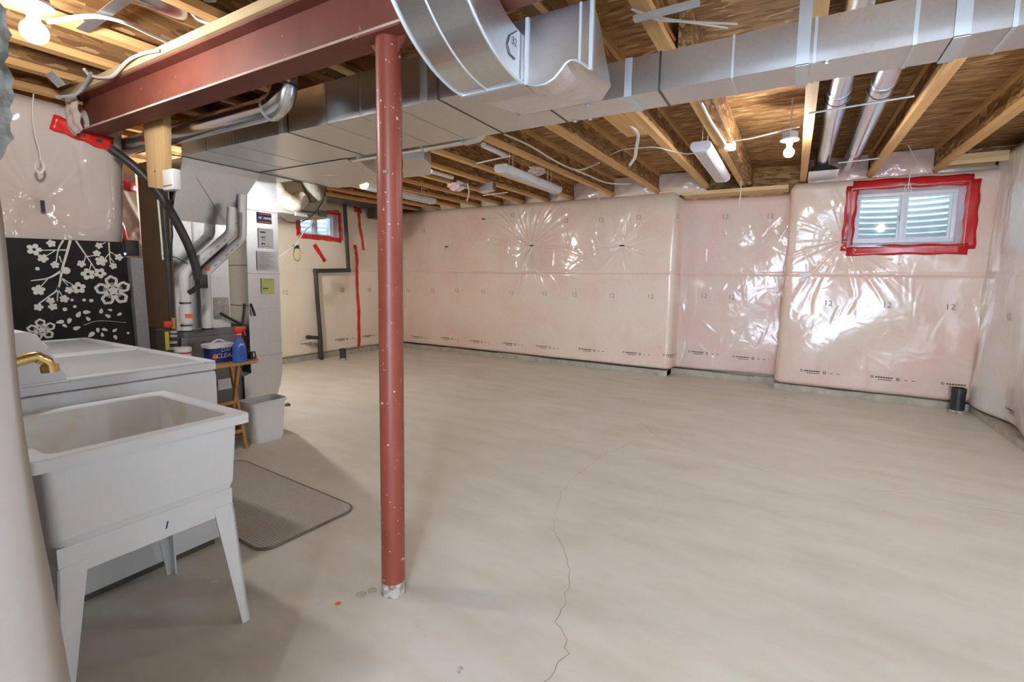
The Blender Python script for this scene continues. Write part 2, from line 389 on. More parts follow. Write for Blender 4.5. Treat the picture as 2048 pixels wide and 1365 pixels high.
# ================================================================== THE SHELL
def zj(y): return 2.305 + .0165*(y-1.3)          # underside of the joists
JD = .241
floor = MB().box(-6.4, 1.9, -2.9, 6.9, -.12, 0).build('floor', FLOOR, origin=(0, 0, 0)); struct(floor, 'cream stained concrete basement floor with hairline cracks')
def strip(pts, wd, z=.0012):
    mb = MB(); n = len(pts); L = []; R = []
    for i, p in enumerate(pts):
        d = pts[min(i+1, n-1)]-pts[max(i-1, 0)]; d.z = 0; d.normalize(); nn = Vector((-d.y, d.x, 0)); k = wd*(.4+.6*random.random())
        L.append(p+nn*k/2+Vector((0, 0, z))); R.append(p-nn*k/2+Vector((0, 0, z)))
    for i in range(n-1): mb.add([L[i], L[i+1], R[i+1], R[i]], [(0, 1, 2, 3)])
    return mb
def crack(pix, wd):
    P = [AZ(x, y, 0) for x, y in pix]; out = []
    for a, b in zip(P[:-1], P[1:]):
        n = max(3, int((b-a).length/.035))
        for k in range(n):
            p = a.lerp(b, k/n); out.append(p+Vector((random.uniform(-1, 1), random.uniform(-1, 1), 0))*.011)
    out.append(P[-1]); strip(out, wd).build('crack', CRACK, floor)
crack([(1090, 1365), (1120, 1330), (1138, 1312), (1128, 1270), (1115, 1245), (1130, 1210), (1140, 1165), (1136, 1130), (1120, 1080), (1104, 1060)], .0028)
crack([(1104, 1060), (1115, 1020), (1122, 985), (1145, 960), (1200, 915), (1265, 885)], .0016)
crack([(1275, 840), (1318, 876), (1395, 904), (1450, 918), (1500, 935), (1552, 948)], .0028)
crack([(1708, 978), (1830, 988), (1940, 1014), (2048, 1030)], .0028)
# mortar crumbs and paint drips on the slab
for i, (x, y, r) in enumerate([(921, 1338, .008), (918, 1346, .006), (430, 1164, .016), (1570, 797, .013), (1568, 803, .012), (640, 1207, .013), (676, 1208, .012), (722, 1190, .022), (744, 1182, .02), (1502, 966, .004)]):
    c = AZ(x, y, 0); mt = (CONC, CONC, PAPER, CONC, CONC, PALE, ORANGE, CRUMB, CRUMB, CONC)[i]
    mb = MB(); mb.lathe([(r, 0), (r*.8, r*.06), (r*.2, r*.1)], (c.x, c.y, 0.0005), 8); mb.build('floor_spatter', mt, floor)

ceiling = MB().hexa([(-6.4, -2.9, zj(-2.9)+JD), (1.9, -2.9, zj(-2.9)+JD), (1.9, 6.9, zj(6.9)+JD), (-6.4, 6.9, zj(6.9)+JD),
                     (-6.4, -2.9, zj(-2.9)+JD+.03), (1.9, -2.9, zj(-2.9)+JD+.03), (1.9, 6.9, zj(6.9)+JD+.03), (-6.4, 6.9, zj(6.9)+JD+.03)]).build('ceiling', OSB, origin=(0, 0, 0))
struct(ceiling, 'unfinished ceiling of strand board subfloor on wooden joists')
def sloped(mb, x0, x1, y0, y1, a, b):
    return mb.hexa([(x0, y0, zj(y0)+a), (x1, y0, zj(y0)+a), (x1, y1, zj(y1)+a), (x0, y1, zj(y1)+a), (x0, y0, zj(y0)+b), (x1, y0, zj(y0)+b), (x1, y1, zj(y1)+b), (x0, y1, zj(y1)+b)])
JX = [-5.71, -5.28, -4.86, -4.45, -4.04, -3.64, -3.23, -2.83, -2.21, -1.61, -1.0, -.6, .02, .63, 1.17]
def mk_joist(y0, y1):
    o = sloped(MB(), -.006, .006, y0, y1, .03, JD-.03).build('joist', OSBW, origin=(0, 0, 0)); o.parent = ceiling
    for a, b in ((0, .036), (JD-.036, JD)):
        f = sloped(MB(), -.032, .032, y0, y1, a, b).build('flange', LUMY, origin=(0, 0, 0)); f.parent = o
    return o
j0 = mk_joist(-2.6, 6.58)
for i, x in enumerate(JX):
    if i == 0: j0.location = (x, 0, 0)
    else: dup(j0, (x, 0, 0), ceiling)
# blocking between the joists at the far right corner and over the sill
for x0, x1, y in ((1.2, 1.62, 6.1), (1.2, 1.62, 6.45)):
    sloped(MB(), x0, x1, y, y+.038, .0, .09).build('blocking', LUMX, ceiling)
# short header of doubled lumber beside a far joist
sloped(MB(), -1.19, -1.035, 3.05, 3.75, -.004, .05).build('blocking', LUMY, ceiling)
sloped(MB(), -.56, -.50, 2.5, 6.5, .0, .2).build('blocking', OSBW, ceiling)

# hidden structural shell behind the insulation and behind the camera
wl = struct(MB().box(-6.5, -6.3, -2.9, 6.9, 0, 3.0).build('wall_left', CONC, origin=(-6.4, 2, 0)), 'far side wall under cream insulation film with small window')
wr = struct(MB().box(1.82, 2.0, -2.9, 6.9, 0, 3.0).build('wall_right', CONC, origin=(1.9, 2, 0)), 'side wall of bulging milky white insulation film')
# back wall: concrete with an opening for the basement window
WX0, WX1, WZ0, WZ1 = .525, 1.365, 1.685, 2.205
mb = MB(); mb.box(-6.4, WX0-.05, 6.70, 6.9, 0, 3.0); mb.box(WX1+.05, 1.9, 6.70, 6.9, 0, 3.0); mb.box(WX0-.05, WX1+.05, 6.70, 6.9, 0, WZ0-.05); mb.box(WX0-.05, WX1+.05, 6.70, 6.9, WZ1+.05, 3.0)
wb = struct(mb.build('wall_back', CONC, origin=(-2, 6.8, 0)), 'long wall of pink insulation batts behind clear film')
mb = MB(); mb.box(-6.4, -.3, -2.9, -2.7, 0, 3.0); mb.box(1.4, 1.9, -2.9, -2.7, 0, 3.0); mb.box(-.3, 1.4, -2.9, -2.7, 2.3, 3.0)  # opening invented to let fill light in
wn = struct(mb.build('wall_front', EXTW, origin=(0, -2.8, 0)), 'plain wall behind the viewpoint with an opening added for fill light')
sb = MB().box(-6.4, 1.9, 6.655, 6.70, 2.30, 2.75).build('rim_board', OSBR, wb)

# ------------------------------------------------------------------ insulation blankets (film over batts)
class Blanket:
    def __init__(s, plan, inward, z0, z1, seed, ties=(), wav=.010, nfold=14, fold=.004, lap=None, topround=.10, botround=.05, foldzone=None, bulge=0., foldlen=(.12, .45), lean=None):
        P = [Vector((x, y, 0)) for x, y in plan]; s.P = P; s.cum = [0]
        for a, b in zip(P[:-1], P[1:]): s.cum.append(s.cum[-1]+(b-a).length)
        s.L = s.cum[-1]; s.inw = inward; s.z0, s.z1 = z0, z1; s.lap = lap; s.tr = topround; s.br = botround; s.bulge = bulge; s.lean = lean
        R = np.random.RandomState(seed)
        s.waves = [(R.uniform(.6, 3.2), R.uniform(.4, 2.4), R.uniform(0, 6.3), R.uniform(.3, 1.)*wav) for _ in range(7)]
        s.ties = []
        for (ss, zz, dep, Rr, amp, n) in ties:
            rid = [(R.uniform(-PI, PI), R.uniform(.014, .045), R.uniform(.25, 1.)*Rr*2.4, R.uniform(.4, 1.)*amp) for _ in range(n)]
            s.ties.append((ss, zz, dep, Rr, rid))
        s.folds = []
        for _ in range(nfold):
            fz = foldzone or (z0+.1, z1-.1); cs, cz = R.uniform(0, s.L), R.uniform(*fz)
            a = R.normal(PI/2, .5); s.folds.append((cs, cz, math.cos(a), math.sin(a), R.uniform(*foldlen), R.uniform(.006, .016), R.choice([-1, 1])*R.uniform(.4, 1)*fold))
    def plan(s, S):
        S = np.clip(np.asarray(S, float), 0, s.L-1e-6)
        k = np.clip(np.searchsorted(s.cum, S, side='right')-1, 0, len(s.P)-2)
        px = np.array([p.x for p in s.P]); py = np.array([p.y for p in s.P]); cum = np.array(s.cum)
        t = (S-cum[k])/np.maximum(1e-9, cum[k+1]-cum[k])
        x = px[k]*(1-t)+px[k+1]*t; y = py[k]*(1-t)+py[k+1]*t
        e = .03
        def pos(q):
            q = np.clip(q, 0, s.L-1e-6); kk = np.clip(np.searchsorted(s.cum, q, side='right')-1, 0, len(s.P)-2); tt = (q-cum[kk])/np.maximum(1e-9, cum[kk+1]-cum[kk])
            return px[kk]*(1-tt)+px[kk+1]*tt, py[kk]*(1-tt)+py[kk+1]*tt
        ax, ay = pos(S-e); bx, by = pos(S+e); dx, dy = bx-ax, by-ay; ln = np.maximum(1e-9, np.hypot(dx, dy))
        return x, y, s.inw*(-dy/ln), s.inw*(dx/ln)
    def disp(s, S, Z):
        d = np.zeros_like(S)
        for fs, fz, ph, a in s.waves: d += a*np.sin(fs*S*2+ph+1.3*np.sin(fz*Z*1.7+ph))*np.cos(fz*Z*2.2+ph*.7)
        if s.lean: d -= s.lean[0]+s.lean[1]*(Z-s.lean[2])
        if s.bulge: d += s.bulge*np.sin(np.clip((Z-s.z0)/(s.z1-s.z0), 0, 1)*PI)
        for ss, zz, dep, Rr, rid in s.ties:
            ds, dz = S-ss, Z-zz; r = np.hypot(ds, dz); th = np.arctan2(dz, ds)
            d -= dep*np.exp(-r/Rr)
            on = np.clip(r/.05, 0, 1)
            for a0, sg, ln, am in rid:
                dd = np.angle(np.exp(1j*(th-a0-.07*np.sin(r*4+a0))))
                d += am*np.exp(-(dd/sg)**2)*np.exp(-(r/ln)**1.3)*on
        for cs, cz, ca, sa, ln, wd, am in s.folds:
            u = (S-cs)*ca+(Z-cz)*sa; v = -(S-cs)*sa+(Z-cz)*ca + .02*np.sin(u*9+cs*7)
            d += am*np.exp(-(u/ln)**4)*np.exp(-(v/wd)**2)
        if s.lap:
            k = 1/(1+np.exp(-(s.lap-Z)/.004)); d += .010*k - .012*np.exp(-((Z-s.lap)/.012)**2)
        e = np.clip((Z-(s.z1-s.tr))/s.tr, 0, 1); d -= s.tr*(1-np.sqrt(np.maximum(0, 1-e*e)))
        e = np.clip(((s.z0+s.br)-Z)/s.br, 0, 1); d -= s.br*(1-np.sqrt(np.maximum(0, 1-e*e)))
        return d
    def point(s, S, Z, off=0.):
        S = np.asarray(S, float); Z = np.asarray(Z, float); x, y, nx, ny = s.plan(S); d = s.disp(S, Z)+off
        return np.stack([x+nx*d, y+ny*d, Z], -1)
    def build(s, name, mat, parent, ds=.014, dz=.014, hole=None):
        nu = int(s.L/ds)+2; nv = int((s.z1-s.z0)/dz)+2
        S, Z = np.meshgrid(np.linspace(0, s.L, nu), np.linspace(s.z0, s.z1, nv), indexing='ij')
        pts = s.point(S, Z); keep = None
        if hole:
            c = (pts[:-1, :-1]+pts[1:, 1:])/2; ax, h0, h1, z0, z1 = hole
            keep = ~((c[..., ax] > h0) & (c[..., ax] < h1) & (c[..., 2] > z0) & (c[..., 2] < z1))
        return gridmesh(name, pts, mat, parent, keep)
    def decal(s, name, vf, s0, z0, mat, parent, off=.006, flip=1, sc=1.):
        v, f = vf; v = np.array(v); P = s.point(s0+flip*v[:, 0]*sc, z0+v[:, 1]*sc, off)
        org = np.array(wloc(parent)); me = bpy.data.meshes.new(name); me.from_pydata((P-org).tolist(), [], f); me.materials.append(mat)
        o = bpy.data.objects.new(name, me); COL.objects.link(o); o.parent = parent; return o
    def tape(s, name, pts, wd, mat, parent, off=.006, n=26):
        """a strip of tape laid along (s,z) points on the film"""
        P = smoothpath([(a, b, 0) for a, b in pts], max(2, n//len(pts))); rows = []
        for i, p in enumerate(P):
            d = P[min(i+1, len(P)-1)]-P[max(i-1, 0)]; d.normalize(); nn = Vector((-d.y, d.x, 0))
            k = wd/2*(1+.10*math.sin(i*1.7)); rows.append([(p+nn*k*t) for t in (-1, -.5, 0, .5, 1)])
        A = np.array([[(q.x, q.y) for q in r] for r in rows]); wob = np.array([[.003*math.sin(i*.9+j*1.3) for j in range(5)] for i in range(len(rows))])
        g = s.point(A[..., 0], A[..., 1], off+wob); ob = gridmesh(name, g, mat, parent)
        m = ob.modifiers.new('thickness', 'SOLIDIFY'); m.thickness = .002; return ob
def plan_round(pts, r=.05, n=5):
    out = [pts[0]]
    for a, b, c in zip(pts[:-2], pts[1:-1], pts[2:]):
        A, B, C = Vector(a), Vector(b), Vector(c); p = B+(A-B).normalized()*min(r, (A-B).length*.45); q = B+(C-B).normalized()*min(r, (C-B).length*.45)
        for k in range(n+1): t = k/n; w = p*(1-t)**2+B*2*t*(1-t)+q*t*t; out.append((w.x, w.y))
    out.append(pts[-1]); return out

TWELVE = text_mesh('12', .085)
def bars(rows):
    v, f = [], []
    for x0, x1, y0, y1 in rows: k = len(v); v += [(x0, y0), (x1, y0), (x1, y1), (x0, y1)]; f.append((k, k+1, k+2, k+3))
    return v, f
PR = [(-.155, -.15, .0, .012), (-.175, -.17, .0, .012), (-.172, -.153, -.006, -.001), (-.172, -.153, .013, .018)]
PR += [(-.135+i*.022, -.135+i*.022+.017, 0, .013) for i in range(7)] + [(-.11+i*.02, -.11+i*.02+.016, -.022, -.014) for i in range(6)]
PR += [(.045, .052, -.012, .012), (.064, .071, -.012, .012), (.05, .068, .011, .016), (.05, .068, -.016, -.011), (.11, .135, -.006, 0), (.17, .20, -.006, 0)]
PRINT = bars(PR)
PRINT = ([(p[0], p[1]) for p in PRINT[0]], PRINT[1])
def subdiv_pr(vf): return vf

# back wall, long run
B1 = Blanket(plan_round([(-6.12, 6.36), (-1.34, 6.36), (-1.30, 6.66)], .07), -1, .085, 2.385, 3,
             ties=[(1.08, 1.76, .05, .16, .009, 16), (2.67, 1.745, .09, .28, .022, 60), (4.07, 1.715, .07, .20, .017, 32), (1.84, 2.17, .025, .12, .008, 16)],
             wav=.006, nfold=70, fold=.005, lap=1.345, foldzone=(1.45, 2.3), foldlen=(.05, .28))
b1 = B1.build('insulation_blanket', POLY_B, wb, .011, .011)
B2 = Blanket(plan_round([(-1.40, 6.60), (-.05, 6.64)], .05), -1, .09, 2.315, 5, ties=[(.95, 1.72, .03, .15, .006, 12)], wav=.012, nfold=46, fold=.006, lap=1.345, foldlen=(.04, .25))
b2 = B2.build('insulation_blanket', POLY_P, wb)
B3 = Blanket(plan_round([(-.115, 6.66), (-.10, 6.34), (1.66, 6.30)], .08), -1, .075, 2.375, 11, ties=[(.86, 1.72, .06, .24, .015, 40)], wav=.009, nfold=30, fold=.005, lap=1.345, foldlen=(.06, .3))
b3 = B3.build('insulation_blanket', POLY_3, wb, hole=(0, .47, 1.42, 1.625, 2.255))
# left wall
BL = Blanket([(-6.12, 6.42), (-6.08, 1.0)], 1, .07, 2.36, 17, ties=[(1.75, .36, .03, .14, .005, 9)], wav=.010, nfold=10, fold=.004, lap=1.345)
bl = BL.build('insulation_blanket', POLY_L, wl, .02, .02, hole=(1, 4.42, 5.10, 1.80, 2.185))
# right wall
BR = Blanket([(1.60, 6.36), (1.62, 5.6), (1.60, 4.0), (1.66, 1.5), (1.66, -2.6)], -1, .07, 2.52, 23, ties=[(.75, 1.95, .03, .2, .008, 20)], wav=.020, nfold=34, fold=.010, lap=1.345, bulge=.03, foldzone=(1.2, 2.4))
br = BR.build('insulation_blanket', POLY_R, wr, .025, .02)
# printing on the film
for B, par, row in ((B1, wb, [AY(x, y, 6.33) for x, y in ((815, 582), (863, 582), (912, 582), (965, 584), (1022, 586), (1088, 588), (1148, 590), (1222, 592), (1300, 594), (845, 462), (1022, 430), (1130, 442), (1200, 440), (1275, 435), (1357, 432))]),):
    for p in row: B.decal('printed_mark', TWELVE, p.x+6.12, p.z, INKF, par, flip=1)
for x, y in ((1408, 592), (1463, 595), (1450, 434), (1540, 432)): p = AY(x, y, 6.6); B2.decal('printed_mark', TWELVE, p.x+1.40, p.z, INKF, wb)
for x, y in ((1553, 602), (1655, 607), (1772, 611), (1899, 615)): p = AY(x, y, 6.3); B3.decal('printed_mark', TWELVE, p.x+.10+.30, p.z, INKF, wb)
for x, y in ((837, 675), (897, 678), (957, 684), (1022, 689), (1092, 695), (1180, 701), (1270, 708), (1352, 714)): p = AY(x, y, 6.33); B1.decal('printed_line', PRINT, p.x+6.12, p.z, INK, wb)
for x, y in ((1405, 706), (1495, 717)): p = AY(x, y, 6.6); B2.decal('printed_line', PRINT, p.x+1.40, p.z, INK, wb)
for x, y in ((1635, 745), (1780, 758), (1925, 772)): p = AY(x, y, 6.3); B3.decal('printed_line', PRINT, p.x+.10+.30, p.z, INK, wb)
for x, y in ((572, 586), (686, 581), (740, 580)): p = AX(x, y, -6.08); BL.decal('printed_mark', TWELVE, 6.42-p.y, p.z, INKF, wl, flip=-1)
for x, y in ((625, 687), (690, 679), (742, 672)): p = AX(x, y, -6.08); BL.decal('printed_line', PRINT, 6.42-p.y, p.z, INK, wl, flip=-1)
for x, y in ((2015, 825),): p = AX(x, y, 1.6); BR.decal('printed_line', PRINT, 6.36-p.y, p.z, INK, wr)
for x, y in ((2027, 635),): p = AX(x, y, 1.6); BR.decal('printed_mark', TWELVE, 6.36-p.y, p.z, INKF, wr)
# staple strips at the gathered points
for B, s_, z_ in ((B1, 1.08, 1.76), (B1, 2.67, 1.745), (B1, 4.07, 1.715), (B1, 1.84, 2.17), (B3, .86, 1.72)):
    B.decal('tie_strip', bars([(-.035, .035, -.009, .009)]), s_, z_, BLK, wb, off=.02)
# white patch on the film beside the recess
B3.decal('film_patch', bars([(-.06, .06, -.05, .05)]), .50, 1.31, PAPER, wb, off=.004)
# film pockets between the joists above the wall
def pocket(x0, x1, z0, z1, y, mat, seed, parent=wb):
    R = np.random.RandomState(seed); U, V = np.meshgrid(np.linspace(0, 1, 16), np.linspace(0, 1, 14), indexing='ij')
    b = .05*np.sin(U*PI)*np.sin(V*PI)+.010*np.sin(U*17+R.uniform(0, 6))*np.cos(V*11+R.uniform(0, 6))+.006*np.sin(V*31+U*9)
    gridmesh('film_pocket', np.stack([x0+(x1-x0)*U, y-b, z0+(z1-z0)*V], -1), mat, parent)
for i, (a, b) in enumerate(zip(JX[:-1], JX[1:])):
    if b <= -.99: pocket(a+.012, b-.012, 2.34, 2.62, 6.50 if b < -2 else 6.44, POLY_B if b > -4 else POLY_L, i)
pocket(.07, .61, 2.33, 2.62, 6.42, POLY_P, 40); pocket(.65, 1.15, 2.33, 2.62, 6.42, POLY_P, 41); pocket(1.19, 1.75, 2.31, 2.40, 6.42, POLY_R, 42)
# sill plates
MB().box(-1.29, -.12, 6.38, 6.64, 2.318, 2.362).build('sill_plate', LUMX, wb)
MB().box(-1.62, -1.29, 6.42, 6.6, 2.395, 2.41).build('sill_plate', LUMX, wb)
# footing curb under the film
def curb(poly, parent):
    mb = MB(); n = len(poly)
    for i, (a, b) in enumerate(zip(poly[:-1], poly[1:])):
        A, B = Vector((*a, 0)), Vector((*b, 0)); d = (B-A).normalized(); nn = Vector((d.y, -d.x, 0))*.0+Vector((-d.y, d.x, 0))
        k = max(2, int((B-A).length/.25)); top = []; 
        for j in range(k):
            p, q = A.lerp(B, j/k), A.lerp(B, (j+1)/k); h = .072+random.uniform(-.008, .006)
            mb.hexa([p, q, q+nn*.28, p+nn*.28, p+Vector((0, 0, h)), q+Vector((0, 0, h)), q+nn*.28+Vector((0, 0, h)), p+nn*.28+Vector((0, 0, h))])
    return mb.build('footing_curb', CONC, parent)
curb([(-6.1, 6.35), (-1.36, 6.35)], wb); curb([(-1.36, 6.58), (-.1, 6.62)], wb); curb([(-.12, 6.32), (1.64, 6.28)], wb)
MB().box(-1.5, -1.36, 6.36, 6.62, 0, .07).build('footing_curb', CONC, wb)
curb([(-6.06, 1.2), (-6.09, 6.3)], wl)
mb = MB(); mb.box(1.585, 1.84, -2.6, 6.3, 0, .06); mb.build('footing_curb', CONC, wr)

# ------------------------------------------------------------------ windows
def make_window(n, axis, a0, a1, z0, z1, plane, depth, label, wellside):
    """axis 0: lies in the back wall (x spans a0..a1); axis 1: lies in the left wall (y spans a0..a1)"""
    sg = 1 if axis == 0 else -1
    def bx(u0, u1, d0, d1, zz0, zz1, mb): 
        e0, e1 = plane+sg*d0, plane+sg*d1
        return mb.box(u0, u1, e0, e1, zz0, zz1) if axis == 0 else mb.box(e0, e1, u0, u1, zz0, zz1)
    W = thing('window_%d' % n, label, None, ((a0+a1)/2, plane, z0) if axis == 0 else (plane, (a0+a1)/2, z0), kind='structure')
    fr = .035; mid = (a0+a1)/2
    mb = MB(); bx(a0, a1, 0, .09, z0, z0+fr, mb); bx(a0, a1, 0, .09, z1-fr, z1, mb); bx(a0, a0+fr, 0, .09, z0+fr, z1-fr, mb); bx(a1-fr, a1, 0, .09, z0+fr, z1-fr, mb)
    mb.build('window_frame', VINYL, W, bevel=.004)
    mb = MB(); bx(mid-.022, mid+.022, .015, .06, z0+fr, z1-fr, mb); st = mb.build('meeting_stile', VINYL, W, bevel=.003)
    mb = MB(); bx(mid-.034, mid-.022, .0, .02, (z0+z1)/2-.03, (z0+z1)/2+.02, mb); mb.build('sash_latch', BOXG, st)
    for u0, u1, dd in ((a0+fr, mid-.022, .05), (mid+.022, a1-fr, .03)):
        mb = MB(); bx(u0, u1, dd, dd+.025, z0+fr, z0+fr+.018, mb); bx(u0, u1, dd, dd+.025, z1-fr-.018, z1-fr, mb); bx(u0, u0+.018, dd, dd+.025, z0+fr+.018, z1-fr-.018, mb); bx(u1-.018, u1, dd, dd+.025, z0+fr+.018, z1-fr-.018, mb)
        s_ = mb.build('sash', VINYL, W)
        mb = MB(); bx(u0+.018, u1-.018, dd+.01, dd+.014, z0+fr+.018, z1-fr-.018, mb); mb.build('pane', GLASS, s_)
    # film-lined reveal from the blanket to the frame
    e = .055; o0 = -depth
    def q(u, d, z): return (u, plane+sg*d, z) if axis == 0 else (plane+sg*d, u, z)
    mb = MB()
    I = [q(a0, .0, z0), q(a1, .0, z0), q(a1, .0, z1), q(a0, .0, z1)]; O = [q(a0-e, o0, z0-e*.9), q(a1+e, o0, z0-e*.9), q(a1+e, o0, z1+e*.9), q(a0-e, o0, z1+e*.9)]
    mb.loft(O, I, cap=False); mb.build('reveal', REVEAL, W)
    # corrugated window well outside
    rows = []; c = (a0+a1)/2; rad = (a1-a0)*.5+.16; H0, H1 = z0-.5, z1+.20
    nz = 120
    U, V = np.meshgrid(np.linspace(-PI*.03, PI*1.03, 22), np.linspace(0, 1, nz), indexing='ij')
    zz = H0+(H1-H0)*V; rr = rad+.016*np.sin(zz*2*PI/.066)
    uu = c-rr*np.cos(U); dd = .34+rr*.75*np.sin(U)
    g = np.stack([uu, plane+sg*dd, zz], -1) if axis == 0 else np.stack([plane+sg*dd, uu, zz], -1)
    gridmesh('window_well', g, WELL, W)
    mb = MB(); bx(a0-.4, a1+.4, .34, 1.2, z0-.36, z0-.32, mb); mb.build('gravel_bed', CONC, W)
    return W
W1 = make_window(1, 0, WX0, WX1, WZ0, WZ1, 6.42, .13, 'white sliding basement window framed by red tape', 0)
W2 = make_window(2, 1, 4.44, 5.09, 1.815, 2.17, -6.20, .10, 'small white basement window behind the ventilator, edged in red tape', 0)
# outer wall openings beyond the windows are cut in the concrete: left wall shell is rebuilt around its window
bpy.data.meshes.remove(wl.data) if False else None
me = wl.data; bm = bmesh.new()
for (y0, y1, z0, z1) in ((-2.9, 4.36, 0, 3), (5.17, 6.9, 0, 3), (4.36, 5.17, 0, 1.74), (4.36, 5.17, 2.25, 3)):
    r = bmesh.ops.create_cube(bm, size=1.0, matrix=Matrix.Translation((0, (y0+y1)/2-2, (z0+z1)/2)) @ Matrix.Diagonal((.2, y1-y0, z1-z0, 1)))
bm.to_mesh(me); bm.free()
# red tape round the windows
def tape_frame(B, pts, wd, parent, sfun, mat):
    for a, b in zip(pts, pts[1:]+pts[:1]): B.tape('red_tape', [(sfun(a), a[1]), ((sfun(a)+sfun(b))/2, (a[1]+b[1])/2+.004), (sfun(b), b[1])], wd, mat, parent, n=18)
s3 = lambda p: p[0]+.10+.30
tape_frame(B3, [(.465, 1.60), (1.445, 1.60), (1.435, 2.268), (.475, 2.285)], .105, wb, s3, REDTD)
sl = lambda p: 6.42-p[0]
tape_frame(BL, [(4.40, 1.80), (5.13, 1.79), (5.12, 2.205), (4.40, 2.15)], .07, wl, sl, REDT)
BL.tape('red_tape', [(6.42-5.49, 2.25), (6.42-5.52, 2.05), (6.42-5.56, 1.85), (6.42-5.58, 1.67)], .05, REDT, wl, n=20)
BL.tape('red_tape', [(6.42-5.42, 2.31), (6.42-5.55, 2.29)], .09, REDT, wl, n=8)
BL.tape('red_tape', [(6.42-5.40, 1.74), (6.42-5.44, 1.5), (6.42-5.43, 1.1), (6.42-5.44, .6), (6.42-5.45, .10)], .055, REDT, wl, n=40)
BL.tape('red_tape', [(6.42-4.65, 1.69), (6.42-4.83, 1.455)], .06, REDT, wl, n=8)

# ------------------------------------------------------------------ near wall stub beside the camera, and the stub wall behind the dryer
wk = struct(MB().box(-3.95, -.95, -.08, .16, 0, 2.30).build('wall_near', EXTW, origin=(-2.4, .04, 0)), 'insulated wall end bulging beside the laundry tub')
MB().box(-1.15, -.95, -2.7, -.08, 0, 2.30).build('core', EXTW, wk)
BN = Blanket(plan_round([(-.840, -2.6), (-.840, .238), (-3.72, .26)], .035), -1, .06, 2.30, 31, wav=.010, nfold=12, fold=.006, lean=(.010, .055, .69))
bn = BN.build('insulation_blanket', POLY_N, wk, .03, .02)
# crumpled silver film hanging at the top of the near wall end
U, V = np.meshgrid(np.linspace(0, 1, 60), np.linspace(0, 1, 110), indexing='ij')
R = np.random.RandomState(4); zz = 1.33+V*.95
edge = .216+.0022*np.sin(zz*260)+.0025*np.sin(zz*97)-.03*np.clip(1.40-zz, 0, 1)/.1
g = np.stack([-.835+.002*np.sin(zz*37+U*9)*U+.003*np.sin(zz*170+U*31)-.05*np.clip(1.42-zz, 0, 1), edge-(1-U)*.5, zz], -1)
gridmesh('crumpled_film', g, FOILP, wk)
ws = struct(MB().box(-3.98, -3.86, .26, 1.46, 0, 2.22).build('wall_side', EXTW, origin=(-3.9, .85, 0)), 'short insulated wall behind the dryer carrying the beam end')
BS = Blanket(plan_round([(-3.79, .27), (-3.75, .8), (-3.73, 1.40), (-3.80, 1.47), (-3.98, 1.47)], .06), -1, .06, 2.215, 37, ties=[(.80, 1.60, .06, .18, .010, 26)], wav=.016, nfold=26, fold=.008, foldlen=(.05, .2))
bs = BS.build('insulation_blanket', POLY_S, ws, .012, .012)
BS.decal('tie_strip', bars([(-.010, .010, -.035, .035)]), .80, 1.60, BLK, ws, off=.02)
BS.tape('red_tape', [(.855, 2.085), (.95, 2.06), (1.05, 2.03), (1.12, 2.015)], .085, REDT, ws, n=18, off=.012)
for s_, z_ in ((.95, 2.075), (.955, 2.045), (1.06, 2.025)): BS.decal('tape_mark', bars([(-.014, .014, -.010, .010)]), s_, z_, BLK, ws, off=.017)
# a further scrap of insulated wall seen past its end
wf = struct(MB().box(-4.75, -4.62, 1.35, 1.80, 0, 2.2).build('wall_far', EXTW, origin=(-4.7, 1.6, 0)), 'scrap of taped insulation film past the wall end')
BF = Blanket([(-4.60, 1.30), (-4.58, 1.86)], -1, .5, 2.10, 41, wav=.02, nfold=16, fold=.008, foldlen=(.05, .3))
BF.build('insulation_blanket', POLY_P, wf, .015, .015)
BF.tape('red_tape', [(.33, 1.93), (.44, 1.92), (.56, 1.90)], .07, REDTD, wf, n=10)
BF.tape('red_tape', [(.40, 1.70), (.43, 1.58), (.46, 1.45)], .05, REDTD, wf, n=12)
# film pouch gathered round the end of the beam
U, V = np.meshgrid(np.linspace(0, 1, 26), np.linspace(0, 1, 30), indexing='ij')
xx = -3.80+.19*U+.012*np.sin(V*19); yy = 1.215-.035*np.sin(U*PI*.9)*np.sin(V*PI)**.5-.006*np.sin(U*22+V*5); zz = 2.03+.215*V+.01*np.sin(U*9)
gridmesh('film_pouch', np.stack([xx, yy, zz], -1), POLY_S, ws)

# ================================================================== STEEL
BY0, BY1 = 1.236, 1.352; BZ0, BZ1 = 2.056, 2.262; BX0, BX1 = -3.80, 1.60
beam = thing('steel_beam', 'red oxide painted steel beam spanning the room under the joists', 'beam', (-1.2, 1.294, BZ0))
yc = (BY0+BY1)/2
MB().box(BX0, BX1, yc-.004, yc+.004, BZ0+.010, BZ1-.010).build('web', RED_B, beam)
MB().box(BX0, BX1, BY0, BY1, BZ0, BZ0+.010).build('flange', RED_B, beam)
MB().box(BX0, BX1, BY0, BY1, BZ1-.010, BZ1).build('flange', RED_B, beam)
MB().box(BX0, BX1, BY0-.0012, BY0, BZ0+.0005, BZ0+.0095).build('dusty_edge', DUST, beam)
MB().box(BX0-.1, BX1, BY0-.018, BY1+.018, BZ1, zj(BY0)-.001).build('sill_plate', PLATE, beam)
col = thing('steel_column', 'round red steel column standing on the floor under the beam', 'column', (-1.278, 1.294, 0))
cx, cyy = -1.278, 1.294
MB().lathe([(.0445, 0), (.0445, BZ0-.008)], (cx, cyy, 0), 40).build('pipe', RED_C, col, smooth=True)
MB().box(cx-.11, cx+.11, cyy-.062, cyy+.062, BZ0-.009, BZ0-.001).build('top_plate', RED_B, col)
MB().lathe([(.047, 0), (.0475, .02), (.046, .035), (.0450, .05), (.0447, .052)], (cx, cyy, 0), 40).build('mortar_ring', MORT, col, smooth=True)
